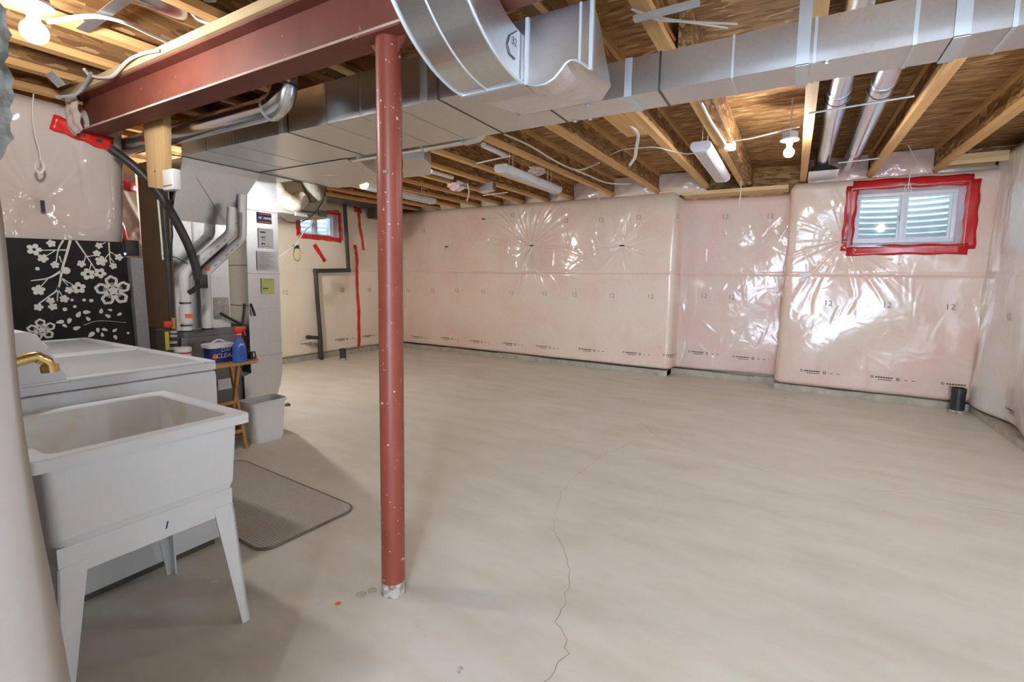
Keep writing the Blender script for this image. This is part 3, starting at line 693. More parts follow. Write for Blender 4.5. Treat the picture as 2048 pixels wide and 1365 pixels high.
mb = MB()
for s in (-1, 1): mb.prism([(cx+s*.044, BZ0-.055), (cx+s*.044, BZ0-.009), (cx+s*.085, BZ0-.009)], 1, cyy-.004, cyy+.004)
mb.build('gusset', RED_B, col)
box('paint_scrape', INKF, col, cx+.0+.012, cx+.03, cyy-.0450, cyy-.041, 1.585, 1.595)

# ================================================================== DUCTWORK
ZD = 1.994
duct = thing('supply_duct', 'galvanised supply trunk duct running across the room under the joists', 'duct', (-2.0, 1.95, ZD))
MX0, MX1 = -3.52, -1.16
MB().box(MX0, MX1, 1.69, 2.22, ZD, 2.195).build('wide_trunk', GALV, duct)
MB().box(MX1, 1.55, 2.03, 2.22, ZD, 2.142).build('narrow_trunk', GALV, duct)
for x in (-3.22, -2.93, -2.41, -2.10, -1.86, -1.62, -1.38):
    mb = MB(); mb.box(x-.003, x+.003, 1.6865, 2.2235, ZD-.0025, 2.197); mb.build('cross_seam', SEAM if x in (-2.41, -1.38) else GALV_D, duct)
for x, w_ in ((-2.47, .028), (-1.46, .034)):
    MB().box(x-w_/2, x+w_/2, 1.684, 1.69, ZD, 2.197).build('cleat', CLEAT, duct)
for px_, w_, mt in ((1258, .03, CLEAT), (1321, .008, SEAM), (1466, .008, CLEAT), (1628, .010, CLEAT), (1826, .012, CLEAT), (2022, .012, CLEAT)):
    p = AY(px_, 120, 2.03); x = p.x
    mb = MB(); mb.box(x-w_/2, x+w_/2, 2.0265, 2.03, ZD, 2.145); mb.box(x-w_/2, x+w_/2, 2.0265, 2.2235, ZD-.003, ZD); mb.build('cleat', mt, duct)
for px_ in (1607, 1922):
    p = AY(px_, 90, 2.028); x = p.x
    mb = MB(); mb.box(x-.02, x+.02, 2.024, 2.0275, ZD+.0, zj(2.03)+.02); mb.box(x-.02, x+.02, 2.024, 2.2265, ZD-.006, ZD-.003); mb.box(x-.02, x+.02, 2.2225, 2.2265, ZD-.006, zj(2.2)+.02); mb.build('hanger_strap', CLEAT, duct)
for px_, py_ in ((1652, 126), (1175, 210), (1150, 241), (1180, 237)):
    p = AZ(px_, py_, ZD); MB().lathe([(.010, -.006), (.010, 0), (.004, 0)], (p.x, p.y, ZD-.001), 10).build('screw', CLEAT, duct)
MB().box(-1.008, -1.002, 2.03, 2.2235, ZD-.003, ZD).build('cross_seam', SEAM, duct)
# bottom longitudinal seams (dark joints)
MB().box(MX0, -2.58, 2.2175, 2.2225, ZD-.004, ZD).build('joint', SEAM, duct)
MB().box(MX0-.002, MX0+.003, 1.69, 2.80, ZD-.004, ZD).build('joint', SEAM, duct)

# elbow from the joist bay under the beam
elb = thing('elbow_duct', 'curved galvanised elbow duct dropping under the beam beside the column', 'duct', (-.915, 1.3, 1.855))
EX0, EX1 = -1.035, -.80; EYC, EZC, RO, RI = 1.40, 2.30, .445, .298
ang = [PI+ (PI/2)*k/24 for k in range(25)]
outer = [(EYC+RO*math.cos(a), EZC+RO*math.sin(a)) for a in ang]; inner = [(EYC+RI*math.cos(a), EZC+RI*math.sin(a)) for a in ang]
mb = MB()
for (a, b) in zip(outer[:-1], outer[1:]): mb.add([(EX0, *a), (EX1, *a), (EX1, *b), (EX0, *b)], [(0, 1, 2, 3)])
mb.build('outer_skin', GALV, elb, smooth=True)
mb = MB()
for (a, b) in zip(inner[:-1], inner[1:]): mb.add([(EX0, *a), (EX1, *a), (EX1, *b), (EX0, *b)], [(0, 1, 2, 3)])
mb.build('inner_skin', GALV, elb, smooth=True)
for x in (EX0, EX1):
    mb = MB()
    for a, b, c, d in zip(outer[:-1], outer[1:], inner[1:], inner[:-1]): mb.add([(x, *a), (x, *b), (x, *c), (x, *d)], [(0, 1, 2, 3)])
    mb.build('cheek', GALV, elb)
    e = MB().tube([(x, a[0]-.001, a[1]-.001) for a in outer], .0055, 6).build('rolled_edge', CLEAT, elb, smooth=True)
MB().tube([(-.93, *p) for p in outer], .004, 5).build('standing_seam', CLEAT, elb, smooth=True)
mb = MB(); mb.box(EX0, EX1, EYC, 1.50, EZC-RO, EZC-RI); mb.build('collar', GALV, elb)
MB().box(EX0-.004, EX1+.004, EYC-.006, EYC+.006, EZC-RO-.005, EZC-RO+.003).build('collar_seam', CLEAT, elb)
# hand-written size mark: 32 in a loop, on the side of the elbow
mk = MB()
def stroke(pts, wd=.0018, x=EX1+.0025, m_=mk):
    m_.tube([(x, *p) for p in pts], wd, 5)
P = [AX(a, b, EX1+.0025) for a, b in ((1034, 62), (1020, 70), (1015, 88), (1020, 108), (1030, 118))]; stroke([(p.y, p.z) for p in P])
v_, f_ = text_mesh('32', .032)
c_ = AX(1029, 84, EX1+.0025)
mk.add([(EX1+.003, c_.y+a, c_.z+b) for a, b, _ in v_], f_)
mk.build('size_mark', INK, elb)
# offset fitting between elbow and trunk, with a scalloped front bottom edge
fit_ = thing('takeoff_fitting', 'scalloped galvanised takeoff fitting joining the elbow to the trunk', 'duct fitting', (-.8, 1.7, 1.84))
prof = [(-1.035, 1.862), (-.80, 1.862), (-.775, 1.846), (-.745, 1.838), (-.715, 1.838), (-.685, 1.850), (-.665, 1.868), (-.648, 1.886), (-.632, 1.892), (-.616, 1.889), (-.592, 1.873), (-.566, 1.851)]
yf, yb = 1.405, 2.028
def bx_(x): return -1.16+(x+1.035)/(.469)*(.40)
top = 2.050
mb = MB()
front = [(x, yf, z) for x, z in prof] + [(-.566, yf, top), (-1.035, yf, top)]
mb.add(front, [tuple(range(len(front)))])
mb.build('front_face', GALV, fit_)
mb = MB(); nb = 8
for i in range(len(prof)-1):
    for k in range(nb):
        t0, t1 = k/nb, (k+1)/nb
        def bp(j, t):
            x, z = prof[j]; e = t*t*(3-2*t); bulge_ = .05*math.sin(PI*t)*max(0, (x+.70)/.134)
            return (x+(bx_(x)-x)*t+bulge_, yf+(yb-yf)*t, z+(ZD-z)*e)
        mb.add([bp(i, t0), bp(i+1, t0), bp(i+1, t1), bp(i, t1)], [(0, 1, 2, 3)])
mb.build('bottom', GALV, fit_, smooth=True)
mb = MB()
for k in range(nb):
    t0, t1 = k/nb, (k+1)/nb; n_ = len(prof)-1
    a, b = bp(n_, t0), bp(n_, t1)
    def tp(t): return (-.566+(bx_(-.566)+.566)*t+.012*math.sin(t*PI), yf+(yb-yf)*t, top+(2.142-top)*t)
    mb.add([a, b, tp(t1), tp(t0)], [(0, 1, 2, 3)])
mb.build('side_face', GALV, fit_, smooth=True)
mb = MB(); mb.add([(-1.035, yf, 1.862), (-1.035, yf, top), (-1.16, yb, 2.142), (-1.16, yb, ZD)], [(0, 1, 2, 3)]); mb.build('side_face', GALV, fit_)
mb = MB(); mb.add([(-1.035, yf, top), (-.566, yf, top), (-.76, yb, 2.142), (-1.16, yb, 2.142)], [(0, 1, 2, 3)]); mb.build('top', GALV, fit_)
MB().box(-.572, -.560, yf-.006, yf+.006, 1.85, top).build('corner_seam', CLEAT, fit_)
MB().box(-.606, -.600, yf-.004, yf, 1.88, top).build('corner_seam', CLEAT, fit_)
MB().box(-.79, -.779, yf-.006, yf, 1.846, top).build('corner_seam', CLEAT, fit_)
MB().tube([(x, yf-.001, z) for x, z in prof[1:]], .004, 6).build('rolled_edge', CLEAT, fit_, smooth=True)
MB().hexa([(-1.17, 1.69, ZD), (-1.10, 1.69, ZD), (-1.12, 2.03, ZD), (-1.17, 2.03, ZD), (-1.17, 1.69, 2.19), (-1.10, 1.69, 2.19), (-1.12, 2.03, 2.15), (-1.17, 2.03, 2.15)]).build('end_transition', GALV, fit_)
# metal strap stub above the fitting
MB().box(-.60, -.36, 1.90, 1.93, 2.225, 2.24).build('strap', CLEAT, fit_)

# return duct alongside, with the vertical drop beside the furnace
ret = thing('return_duct', 'galvanised return duct and vertical drop standing beside the furnace', 'duct', (-3.7, 2.3, 0))
P = [AZ(a, b, ZD+.002) for a, b in ((690, 317), (716, 338), (742, 361), (722, 369), (700, 374), (678, 376), (655, 374))]
poly = [(-3.52, 2.224)] + [(p.x, p.y) for p in P] + [(-3.52, P[-1].y)]
poly[1] = (poly[1][0], 2.224)
MB().prism(poly, 2, ZD+.002, 2.20).build('upper_box', GALV, ret)
RXF, RXB = -3.60, -4.12
q0, q1 = 2.147, 2.408
prof = [(q0, 1.99), (q1, 1.99), (q1, .52)] + [(q0-.02+.281*math.cos(a), .50+.42*math.sin(a)) for a in [-PI/2*k/8 for k in range(9)]] + [(2.09, .08), (2.09, .45), (q0, .47)]
MB().prism(prof, 0, RXF, RXB).build('drop', GALV, ret)
MB().box(RXB, MX0, 2.10, 2.5, 1.985, 2.2).build('drop_head', GALV, ret)
for px_, py_ in ((520, 422), (535, 548), (545, 617), (550, 682), (552, 708)):
    z = AX(px_, py_, RXF).z
    MB().box(RXF-.01, RXF+.004, q0-.004, q1+.003, z-.004, z+.004).build('drop_seam', CLEAT if py_ in (617, 682) else GALV_D, ret)
for z in (1.62, 1.30, .99): MB().box(RXB, RXF, q0-.004, q0, z-.003, z+.003).build('drop_seam', SEAM, ret)
MB().tube([(RXF, q0, .49), (RXF, q0, 1.985)], .004, 5).build('corner_seam', CLEAT, ret)
def sticker(name, mat, px0, py0, px1, py1, parent=ret, x=RXF+.004, d=.002):
    a, b = AX(px0, py0, x), AX(px1, py1, x)
    return MB().box(x, x+d, a.y, b.y, b.z, a.z).build(name, mat, parent)
s1_ = sticker('warning_sticker', NAVY, 514, 424, 543, 449)
for a, b, c, d, mt in ((517, 426, 541, 432, ORANGE), (516, 433, 542, 441, PAPER), (516, 442, 543, 448, ORANGE), (522, 435, 526, 438, INK)):
    p, q = AX(a, b, RXF), AX(c, d, RXF); MB().box(RXF+.006, RXF+.0075, p.y, q.y, q.z, p.z).build('sticker_band', mt, s1_)
def sheet(mat, px, lines, big=()):
    o = sticker('paper_notice', mat, *px); a, b = AX(px[0], px[1], RXF), AX(px[2], px[3], RXF); h = a.z-b.z; w_ = b.y-a.y
    for t, u0, u1, th in lines: MB().box(RXF+.006, RXF+.0068, a.y+w_*u0, a.y+w_*u1, a.z-h*t-th/2, a.z-h*t+th/2).build('print_line', INKF if th < .006 else INK, o)
sheet(PAPER, (516, 456, 547, 498), [(.2, .1, .45, .010), (.44, .15, .45, .007), (.52, .15, .45, .004), (.6, .15, .45, .004), (.78, .15, .4, .010), (.9, .1, .8, .004)])
sheet(PAPER, (513, 502, 555, 542), [(.08+.09*i, .1, .5+.4*((i*7) % 3)/3, .003) for i in range(10)])
sheet(YPAPER, (522, 557, 549, 589), [(.1, .2, .8, .003), (.5, .05, .2, .003), (.62, .05, .5, .006), (.75, .1, .5, .003)])

# round pipes
rp = thing('round_duct', 'round galvanised pipe running behind the beam to an upturned elbow', 'pipe', (-3.0, 1.53, 2.0))
MB().tube([(-3.95, 1.53, 2.055), (-2.30, 1.53, 2.055)], .056, 20).build('pipe', GALV_C, rp, smooth=True)
MB().tube([(-2.32, 1.53, 2.055), (-2.27, 1.53, 2.062), (-2.23, 1.53, 2.085), (-2.205, 1.53, 2.125), (-2.20, 1.53, 2.18), (-2.20, 1.53, 2.30)], .060, 20).build('elbow', GALV_C, rp, smooth=True)
for x in (-2.31,): MB().tube([(x-.006, 1.53, 2.055), (x+.006, 1.53, 2.055)], .0625, 20).build('band', CLEAT, rp)
MB().tube([(-2.2, 1.53, 2.135), (-2.2, 1.53, 2.142)], .0625, 20).build('band', SEAM, rp)
rp2 = thing('half_round_duct', 'slim round pipe lying along the far edge of the trunk duct', 'pipe', (-2.0, 2.36, 1.98))
MB().tube([(-2.95, 2.36, 2.05), (-2.0, 2.34, 2.045), (-1.70, 2.33, 2.045)], .044, 16).build('pipe', GALV_C, rp2, smooth=True)
MB().tube([(-1.71, 2.33, 2.045), (-1.62, 2.33, 2.05), (-1.57, 2.33, 2.09), (-1.56, 2.33, 2.30)], .048, 16).build('elbow', GALV, rp2, smooth=True)
MB().tube([(-2.02, 2.34, 2.045), (-2.01, 2.34, 2.045)], .047, 16).build('band', CLEAT, rp2)
# boots between the joists behind the trunk
def boot(label, pix, z0, z1, grp='duct boots behind the trunk'):
    P = [AZ(a, b, z0) for a, b in pix]; o = MB().prism([(p.x, p.y) for p in P], 2, z0, z1).build('duct_boot', GALV); tag(o, label, 'duct boot', grp)
    return o
b_ = boot('bent galvanised boot hanging behind the column at the duct corner', ((686, 322), (712, 318), (757, 352), (762, 372), (735, 366)), 2.01, 2.22)
b_ = boot('angular galvanised boot tucked between joists just past the column', ((806, 322), (848, 316), (862, 330), (861, 350), (806, 356)), 2.09, 2.30)
b_ = boot('small galvanised register box near the far wall above dangling pink fluff', ((957, 384), (985, 379), (992, 382), (966, 388)), 2.27, 2.36)
# near joist bay round pipes (top left) and far bay pipes above the window
def pipe(label, a, b, r, name='round_duct', grp=None, rings=()):
    t = thing(name, label, 'pipe', ((a[0]+b[0])/2, (a[1]+b[1])/2, min(a[2], b[2])-r), grp)
    MB().tube([a, b], r, 22).build('pipe', GALV_C, t, smooth=True)
    A, B = Vector(a), Vector(b); d = (B-A).normalized()
    for k in rings:
        c = A.lerp(B, k); MB().tube([c-d*.003, c+d*.003], r+.0025, 22).build('ring', GALV_D, t)
    return t
pipe('silver round pipe in the joist bay beside the central joist', (.165, 2.4, 2.425), (.175, 6.05, 2.47), .066, grp='pipes in the far joist bay', rings=(.35,))
pipe('silver round pipe in the joist bay nearer the tape-framed window', (.375, 2.4, 2.425), (.42, 6.15, 2.47), .066, grp='pipes in the far joist bay', rings=(.33,))
st = thing('pipe_support', 'thin metal bar holding up two silver pipes', 'bar', (.35, 4.0, 2.33))
p0, p1 = AZ(1617, 227, 2.345), AZ(1829, 192, 2.345)
MB().tube([p0, p1], .006, 6).build('bar', CLEAT, st)
for xx, yy in ((.168, p0.y*.6+p1.y*.4), (.39, p0.y*.3+p1.y*.7)):
    MB().tube([(xx+.07*math.cos(a), yy, 2.43+.075*math.sin(a)) for a in [PI+PI*k/10 for k in range(11)]], .003, 5).build('wire_loop', SEAM, st)
p0 = AZ(1612, 322, 2.37); p1 = AZ(1672, 314, 2.37)
MB().hexa([(.06, 5.75, 2.36), (.32, 5.75, 2.36), (.32, 6.3, 2.37), (.06, 6.3, 2.37), (.09, 5.9, 2.44), (.25, 5.9, 2.44), (.25, 6.3, 2.44), (.09, 6.3, 2.44)]).build('end_box', GALV, st)
MB().tube([AZ(1676, 326, 2.38), AZ(1765, 316, 2.38)], .007, 6).build('bar', CLEAT, st)
pipe('galvanised round pipe in the near joist bay above the sill plate', (-2.42, .2, 2.40), (-2.42, 1.2, 2.415), .075, grp='pipes in the near joist bays')
pipe('galvanised round pipe end higher in the near joist bay beyond the strap', (-2.03, .2, 2.42), (-2.03, 1.2, 2.43), .07, grp='pipes in the near joist bays')
a, b = AZ(165, 62, 2.293), AZ(262, -10, 2.293)
mb = MB(); d = (b-a).normalized(); nn = Vector((-d.y, d.x, 0))*.022
mb.hexa([a-nn, b-nn, b+nn, a+nn, a-nn+Vector((0, 0, .004)), b-nn+Vector((0, 0, .004)), b+nn+Vector((0, 0, .004)), a+nn+Vector((0, 0, .004))])
tag(mb.build('nailing_strap', GALV), 'flat galvanised strap nailed across the near joists', 'strap')
# joist hanger bracket over the stub wall
hb = thing('joist_bracket', 'bent bright bracket over the insulated stub wall', 'bracket', (-3.62, 1.05, 2.20))
p = AZ(122, 165, 2.27)
MB().hexa([(p.x-.05, p.y-.05, 2.30), (p.x+.06, p.y-.05, 2.30), (p.x+.06, p.y, 2.25), (p.x-.05, p.y, 2.25), (p.x-.05, p.y-.05, 2.303), (p.x+.06, p.y-.05, 2.303), (p.x+.06, p.y, 2.253), (p.x-.05, p.y, 2.253)]).build('plate', CLEAT, hb)
MB().hexa([(p.x-.05, p.y, 2.25), (p.x+.06, p.y, 2.25), (p.x+.06, p.y+.06, 2.295), (p.x-.05, p.y+.06, 2.295), (p.x-.05, p.y, 2.253), (p.x+.06, p.y, 2.253), (p.x+.06, p.y+.06, 2.298), (p.x-.05, p.y+.06, 2.298)]).build('plate', GALV, hb)

# ================================================================== FURNACE
fx, fy0, fy1, fz = -3.62, 1.633, 2.086, .838
fur = thing('furnace', 'dark grey gas furnace with metal plenum beside the laundry machines', 'furnace', (-3.9, 1.86, 0))
MB().box(-4.32, fx, fy0, fy1, 0, fz).build('cabinet', CAB, fur, bevel=.006)
MB().box(-4.30, fx+.004, fy0-.002, fy0+.06, .4, fz-.002).build('side_panel', CABD, fur)
d1 = MB().box(fx, fx+.018, fy0+.03, fy1-.03, .43, .79).build('door_panel', CAB, fur, bevel=.006)
MB().box(fx+.018, fx+.022, 1.80, 1.88, .735, .75).build('grip', CABD, d1)
d2 = MB().box(fx, fx+.018, fy0+.03, fy1-.03, .04, .41).build('door_panel', CAB, fur, bevel=.006)
a, b = AX(436, 763, fx+.02), AX(468, 776, fx+.02)
MB().box(fx+.018, fx+.020, a.y, b.y, b.z, a.z+.01).build('rating_label', PAPER, d2)
pl = MB().box(-4.05, fx-.005, 1.655, 2.02, fz, 1.585).build('plenum', GALV, fur)
MB().box(-4.04, fx-.01, 1.648, 1.655, fz, 1.99).build('plenum_side', GALV_B, fur)
for z in (1.2,): MB().box(fx-.006, fx-.002, 1.66, 2.02, z-.004, z+.004).build('plenum_seam', CLEAT, pl)
MB().box(fx-.006, fx-.002, 1.78, 1.79, .85, 1.58).build('plenum_seam', CLEAT, pl)
MB().loft([(fx-.005, 1.655, 1.585), (fx-.005, 2.02, 1.585), (-4.05, 2.02, 1.585), (-4.05, 1.655, 1.585)], [(-3.525, 1.70, 1.99), (-3.525, 2.235, 1.99), (-4.05, 2.235, 1.99), (-4.05, 1.70, 1.99)]).build('transition', GALV, fur)
MB().tube([(-3.535, 1.71, 1.98), (-3.605, 2.01, 1.60)], .002, 4).build('cross_break', GALV_D, fur)
# foil tape on the plenum base
mb = MB(); mb.box(fx-.006, fx-.002, 1.90, 2.01, .90, 1.06); mb.build('foil_patch', FLEX, fur)

def pvc(label, pix, x, couple=None):
    P = [AX(a, b, x) for a, b in pix]; t = thing('vent_pipe', label, 'pipe', (x, P[0].y, fz), 'plastic furnace vent pipes')
    path = []
    for i, p in enumerate(P):
        if 0 < i < len(P)-1: path += [p+(P[i-1]-p).normalized()*.03, p+((P[i-1]-p).normalized()+(P[i+1]-p).normalized())*.008, p+(P[i+1]-p).normalized()*.03]
        else: path.append(p)
    path[0].z = fz-.0005
    MB().tube(path, .031, 18).build('pipe', PVC, t, smooth=True)
    b0 = path[0]
    MB().tube([b0+Vector((0, 0, .001)), b0+Vector((0, 0, .012))], .036, 18).build('gasket', BLK, t)
    if couple:
        c = AX(couple[0], couple[1], x); o = MB().tube([Vector((c.x, b0.y, c.z-.055)), Vector((c.x, b0.y, c.z+.055))], .038, 18).build('coupling', PVC, t, smooth=True)
        MB().box(x+.036, x+.0395, b0.y-.022, b0.y+.022, c.z-.02, c.z+.008).build('orange_label', ORANGE, o)
        MB().tube([Vector((c.x, b0.y, c.z+.075)), Vector((c.x, b0.y, c.z+.085))], .0345, 18).build('clamp', SEAM, t)
        MB().tube([Vector((c.x, b0.y, c.z-.075)), Vector((c.x, b0.y, c.z-.065))], .0345, 18).build('clamp', SEAM, t)
    else:
        c = AX(411, 538, x); MB().box(x+.029, x+.033, c.y-.015, c.y+.012, c.z-.012, c.z+.012).build('orange_label', ORANGE, t)
    for k in range(5):
        c = P[1].lerp(P[2], .2+.15*k); d = (P[2]-P[1]).normalized(); 
        MB().hexa([c-d*.012+Vector((.0305, 0, -.004)), c+d*.012+Vector((.0305, 0, -.004)), c+d*.012+Vector((.0305, 0, .004)), c-d*.012+Vector((.0305, 0, .004)), c-d*.012+Vector((.032, 0, -.004)), c+d*.012+Vector((.032, 0, -.004)), c+d*.012+Vector((.032, 0, .004)), c-d*.012+Vector((.032, 0, .004))]).build('pipe_print', INKF, t)
    return t
pvc('white plastic vent pipe with orange labelled coupling on the furnace', [(373, 655), (369, 548), (462, 466), (463, 415)], -3.50, (373, 630))
pvc('plain white plastic vent pipe further back on the furnace', [(415, 655), (411, 545), (484, 478), (485, 390)], -3.56)

def cable(name, label, cat, pts, r, mat, grp=None, n=6, sm=8):
    P = smoothpath(pts, sm); mb = MB().tube(P, r, n); return tag(mb.build(name, mat, smooth=True), label, cat, grp)
hz = thing('drain_hose', 'thick black hose sweeping down to the furnace pipes', 'hose', AX(395, 560, -3.45))
MB().tube(smoothpath([AX(a, b, x) for a, b, x in ((222, 298, -3.62), (270, 335, -3.55), (315, 382, -3.50), (348, 435, -3.46), (376, 490, -3.45), (392, 535, -3.45), (396, 560, -3.45))], 8), .026, 12).build('hose', HOSE, hz, smooth=True)
p = AX(402, 562, -3.45); MB().box(p.x-.03, p.x+.03, p.y-.025, p.y+.03, p.z-.05, p.z+.04).build('pump_head', BLK, hz, bevel=.006)
MB().tube([AX(398, 572, -3.43), AX(384, 583, -3.43), AX(378, 586, -3.43)], .017, 8).build('nozzle', BLK, hz)
gp = thing('gas_pipe', 'dark upright gas pipe with red valve handle beside the plenum', 'pipe', AX(345, 660, -3.55))
MB().tube([AX(326, 392, -3.56), AX(332, 470, -3.56), AX(343, 640, -3.56), AX(346, 690, -3.56)], .013, 10).build('pipe', ABS, gp, smooth=True)
MB().tube([AX(316, 400, -3.56), AX(323, 480, -3.56), AX(326, 520, -3.56)], .006, 8).build('white_wire', PVC, gp, smooth=True)
MB().tube([AX(341, 400, -3.57), AX(345, 470, -3.57), AX(339, 540, -3.57)], .005, 6).build('wire', HOSE, gp, smooth=True)
MB().tube([AX(326, 512, -3.55), AX(352, 515, -3.55), AX(375, 528, -3.55)], .003, 6).build('wire', HOSE, gp, smooth=True)
p = AX(346, 648, -3.55); MB().tube([p+Vector((0, 0, -.035)), p+Vector((0, 0, .04))], .019, 10).build('valve', BRASS, gp, smooth=True)
MB().box(p.x, p.x+.02, p.y-.06, p.y-.01, p.z-.02, p.z+.02).build('valve_handle', REDP, gp, bevel=.004)
for i, yy in enumerate((664, 672, 685, 697)):
    q = AX(347, yy, -3.555); MB().tube([q+Vector((0, 0, -.008)), q+Vector((0, 0, .008))], .021, 10).build('fitting', CLEAT, gp)
a, b = AX(329, 664, -3.56), AX(339, 700, -3.56); yt = MB().box(-3.56, -3.556, a.y, b.y, b.z, a.z).build('hang_tag', YEL); tag(yt, 'yellow tag hanging by the gas pipe', 'tag')
for nm, lb, pix in (('black_tube', 'short black tube bent towards the furnace corner', ((441, 627), (465, 640), (483, 648))), ('black_tube', 'black tube rising straight from the furnace corner', ((489, 608), (488, 625), (485, 650), (484, 700), (483, 735))), ('black_tube', 'stubby black tube leaning beside the metal drop', ((501, 608), (506, 620), (510, 632)))):
    cable(nm, lb, 'tube', [AX(a, b, -3.575) for a, b in pix], .010, HOSE, 'black condensate tubes', 8)
# wooden block hanging behind the beam with a white control box
wbk = thing('hanging_block', 'upright lumber block fixed behind the red beam', 'block', (-3.25, 1.40, 1.70))
P = [AY(a, b, 1.385) for a, b in ((287, 262), (327, 248), (329, 379), (296, 374))]
MB().prism([(P[0].x, 2.10), (P[1].x, 2.10), (P[2].x, P[2].z), (P[3].x, P[3].z)], 1, 1.385, 1.425).build('board', LUMZ, wbk, bevel=.002)
p = AY(310, 343, 1.383); MB().lathe([(.006, 0), (.002, .003)], p, 8, (0, -1, 0)).build('nail_head', SEAM, wbk)
P = [AY(a, b, 1.395) for a, b in ((328, 342), (353, 379))]
cb = MB().box(P[0].x+.012, P[1].x, 1.38, 1.42, P[1].z, P[0].z).build('control_box', PVC, bevel=.004); tag(cb, 'small white control box on the hanging lumber block', 'box')
MB().box(P[0].x+.02, P[1].x-.015, 1.377, 1.38, P[1].z+.02, P[1].z+.026).build('print_line', INKF, cb)
cable('thermostat_wire', 'thin white wire running down the hanging lumber block', 'wire', [AY(a, b, 1.40) for a, b in ((323, 246), (326, 290), (329, 330), (334, 345))], .004, PVC)

# ventilator hanging near the far wall
hr = thing('ventilator', 'grey hanging air exchanger with silver flexible ducts by the small window', 'ventilator', (-5.05, 3.6, 1.93))
MB().box(-5.45, -5.0, 3.20, 4.0, 1.93, 2.30).build('case', HRVM, hr, bevel=.01)
MB().box(-5.0, -4.985, 3.22, 3.98, 1.95, 2.28).build('door_panel', HRVM, hr, bevel=.005)
MB().box(-4.985, -4.97, 3.86, 3.98, 1.95, 2.02).build('control', CABD, hr)
def flexduct(pts, r, parent, k=130):
    P = smoothpath(pts, k//(len(pts)-1)); MB().tube(P, r, 16, rs=[r*(1+.05*math.sin(i*2.1)) for i in range(len(P))]).build('flexible_duct', FLEX, parent, smooth=True)
flexduct([AX(548, 372, -4.95), AX(565, 395, -4.88), AX(590, 408, -4.86), AX(602, 398, -4.92)], .085, hr)
flexduct([AX(615, 350, -4.95), AX(628, 385, -4.92), AX(634, 398, -4.93)], .085, hr)
MB().box(-4.99, -4.97, 3.55, 3.70, 1.915, 1.955).build('bracket', BOXG, hr)
cable('power_cord', 'black cord looping from the duct to the ventilator', 'cord', [AX(a, b, -4.95) for a, b in ((652, 374), (648, 395), (640, 412), (622, 433), (598, 445), (575, 444), (563, 436), (561, 426))], .006, BLK)
cable('power_cord', 'straight black cord running level below the ventilator', 'cord', [AX(a, b, -4.95) for a, b in ((600, 421), (620, 424), (640, 427))], .006, BLK)
cable('drain_tube', 'milky drain tube slanting past the small window to a coil', 'tube', [AX(a, b, -5.2) for a, b in ((627, 436), (622, 450), (608, 464), (598, 480), (590, 492), (575, 503), (560, 514))], .008, BOXG)
cable('tube_coil', 'small loop of pale tube tied under the window', 'tube', [AX(594+7*math.sin(t), 508+14*math.cos(t)*-1, -5.25) for t in [2*PI*k/10 for k in range(11)]], .006, BRASS)
p = AX(592, 494, -5.22); tag(MB().box(p.x-.02, p.x+.02, p.y-.03, p.y+.03, p.z-.02, p.z+.02).build('tie_wrap', BLK), 'black tie wrap holding the pale tube loop', 'tie')

# ================================================================== LAUNDRY
def machine(name, label, cat, x0, x1, consol=True):
    y0, y1, zt = .47, 1.148, .846
    t = thing(name, label, cat, ((x0+x1)/2, (y0+y1)/2, 0))
    MB().box(x0, x1, y0, y1, .03, .800).build('cabinet', WHITE, t, bevel=.008)
    MB().box(x0+.02, x1-.02, y0+.02, y1-.03, 0, .03).build('plinth', CABD, t)
    MB().box(x0-.001, x1+.001, y0, y1+.002, .804, zt-.008).build('top_deck', WHITE, t, bevel=.007)
    # raised rim round a sunk lid
    mb = MB(); e = .045
    mb.box(x0, x1, y0, .655, zt-.009, zt); mb.box(x0, x1, y1-e, y1, zt-.009, zt); mb.box(x0, x0+e, .655, y1-e, zt-.009, zt); mb.box(x1-e, x1, .655, y1-e, zt-.009, zt)
    mb.build('deck_rim', WHITE, t, bevel=.003)
    MB().box(x0+e+.004, x1-e-.004, .662, y1-e-.004, zt-.010, zt-.004).build('lid', LIDG, t, bevel=.002)
    MB().box(x0+.012, x1-.012, y1+.001, y1+.006, .12, .78).build('front_panel', WHITE, t, bevel=.003)
    c = MB().prism([(y0, zt-.002), (.648, zt-.002), (.640, .875), (.580, 1.010), (.555, 1.022), (y0, 1.022)], 0, x0+.004, x1-.004).build('console', WHITE, t, bevel=.004)
    MB().hexa([(x0+.05, .641, .885), (x1-.05, .641, .885), (x1-.05, .588, 1.0), (x0+.05, .588, 1.0), (x0+.05, .645, .887), (x1-.05, .645, .887), (x1-.05, .592, 1.002), (x0+.05, .592, 1.002)]).build('control_strip', BOXG, c)
    for k in range(3):
        xx = x0+.15+k*.2; MB().lathe([(.022, 0), (.020, .018), (.012, .020)], (xx, .617, .945), 14, (0, .91, .40)).build('knob', CERAM, c, smooth=True)
    return t
machine('washing_machine', 'white top-loading washing machine right behind the laundry tub', 'washer', -2.872, -2.192)
dr = machine('clothes_dryer', 'white clothes dryer between the washing machine and the floral cloth', 'dryer', -3.562, -2.884)

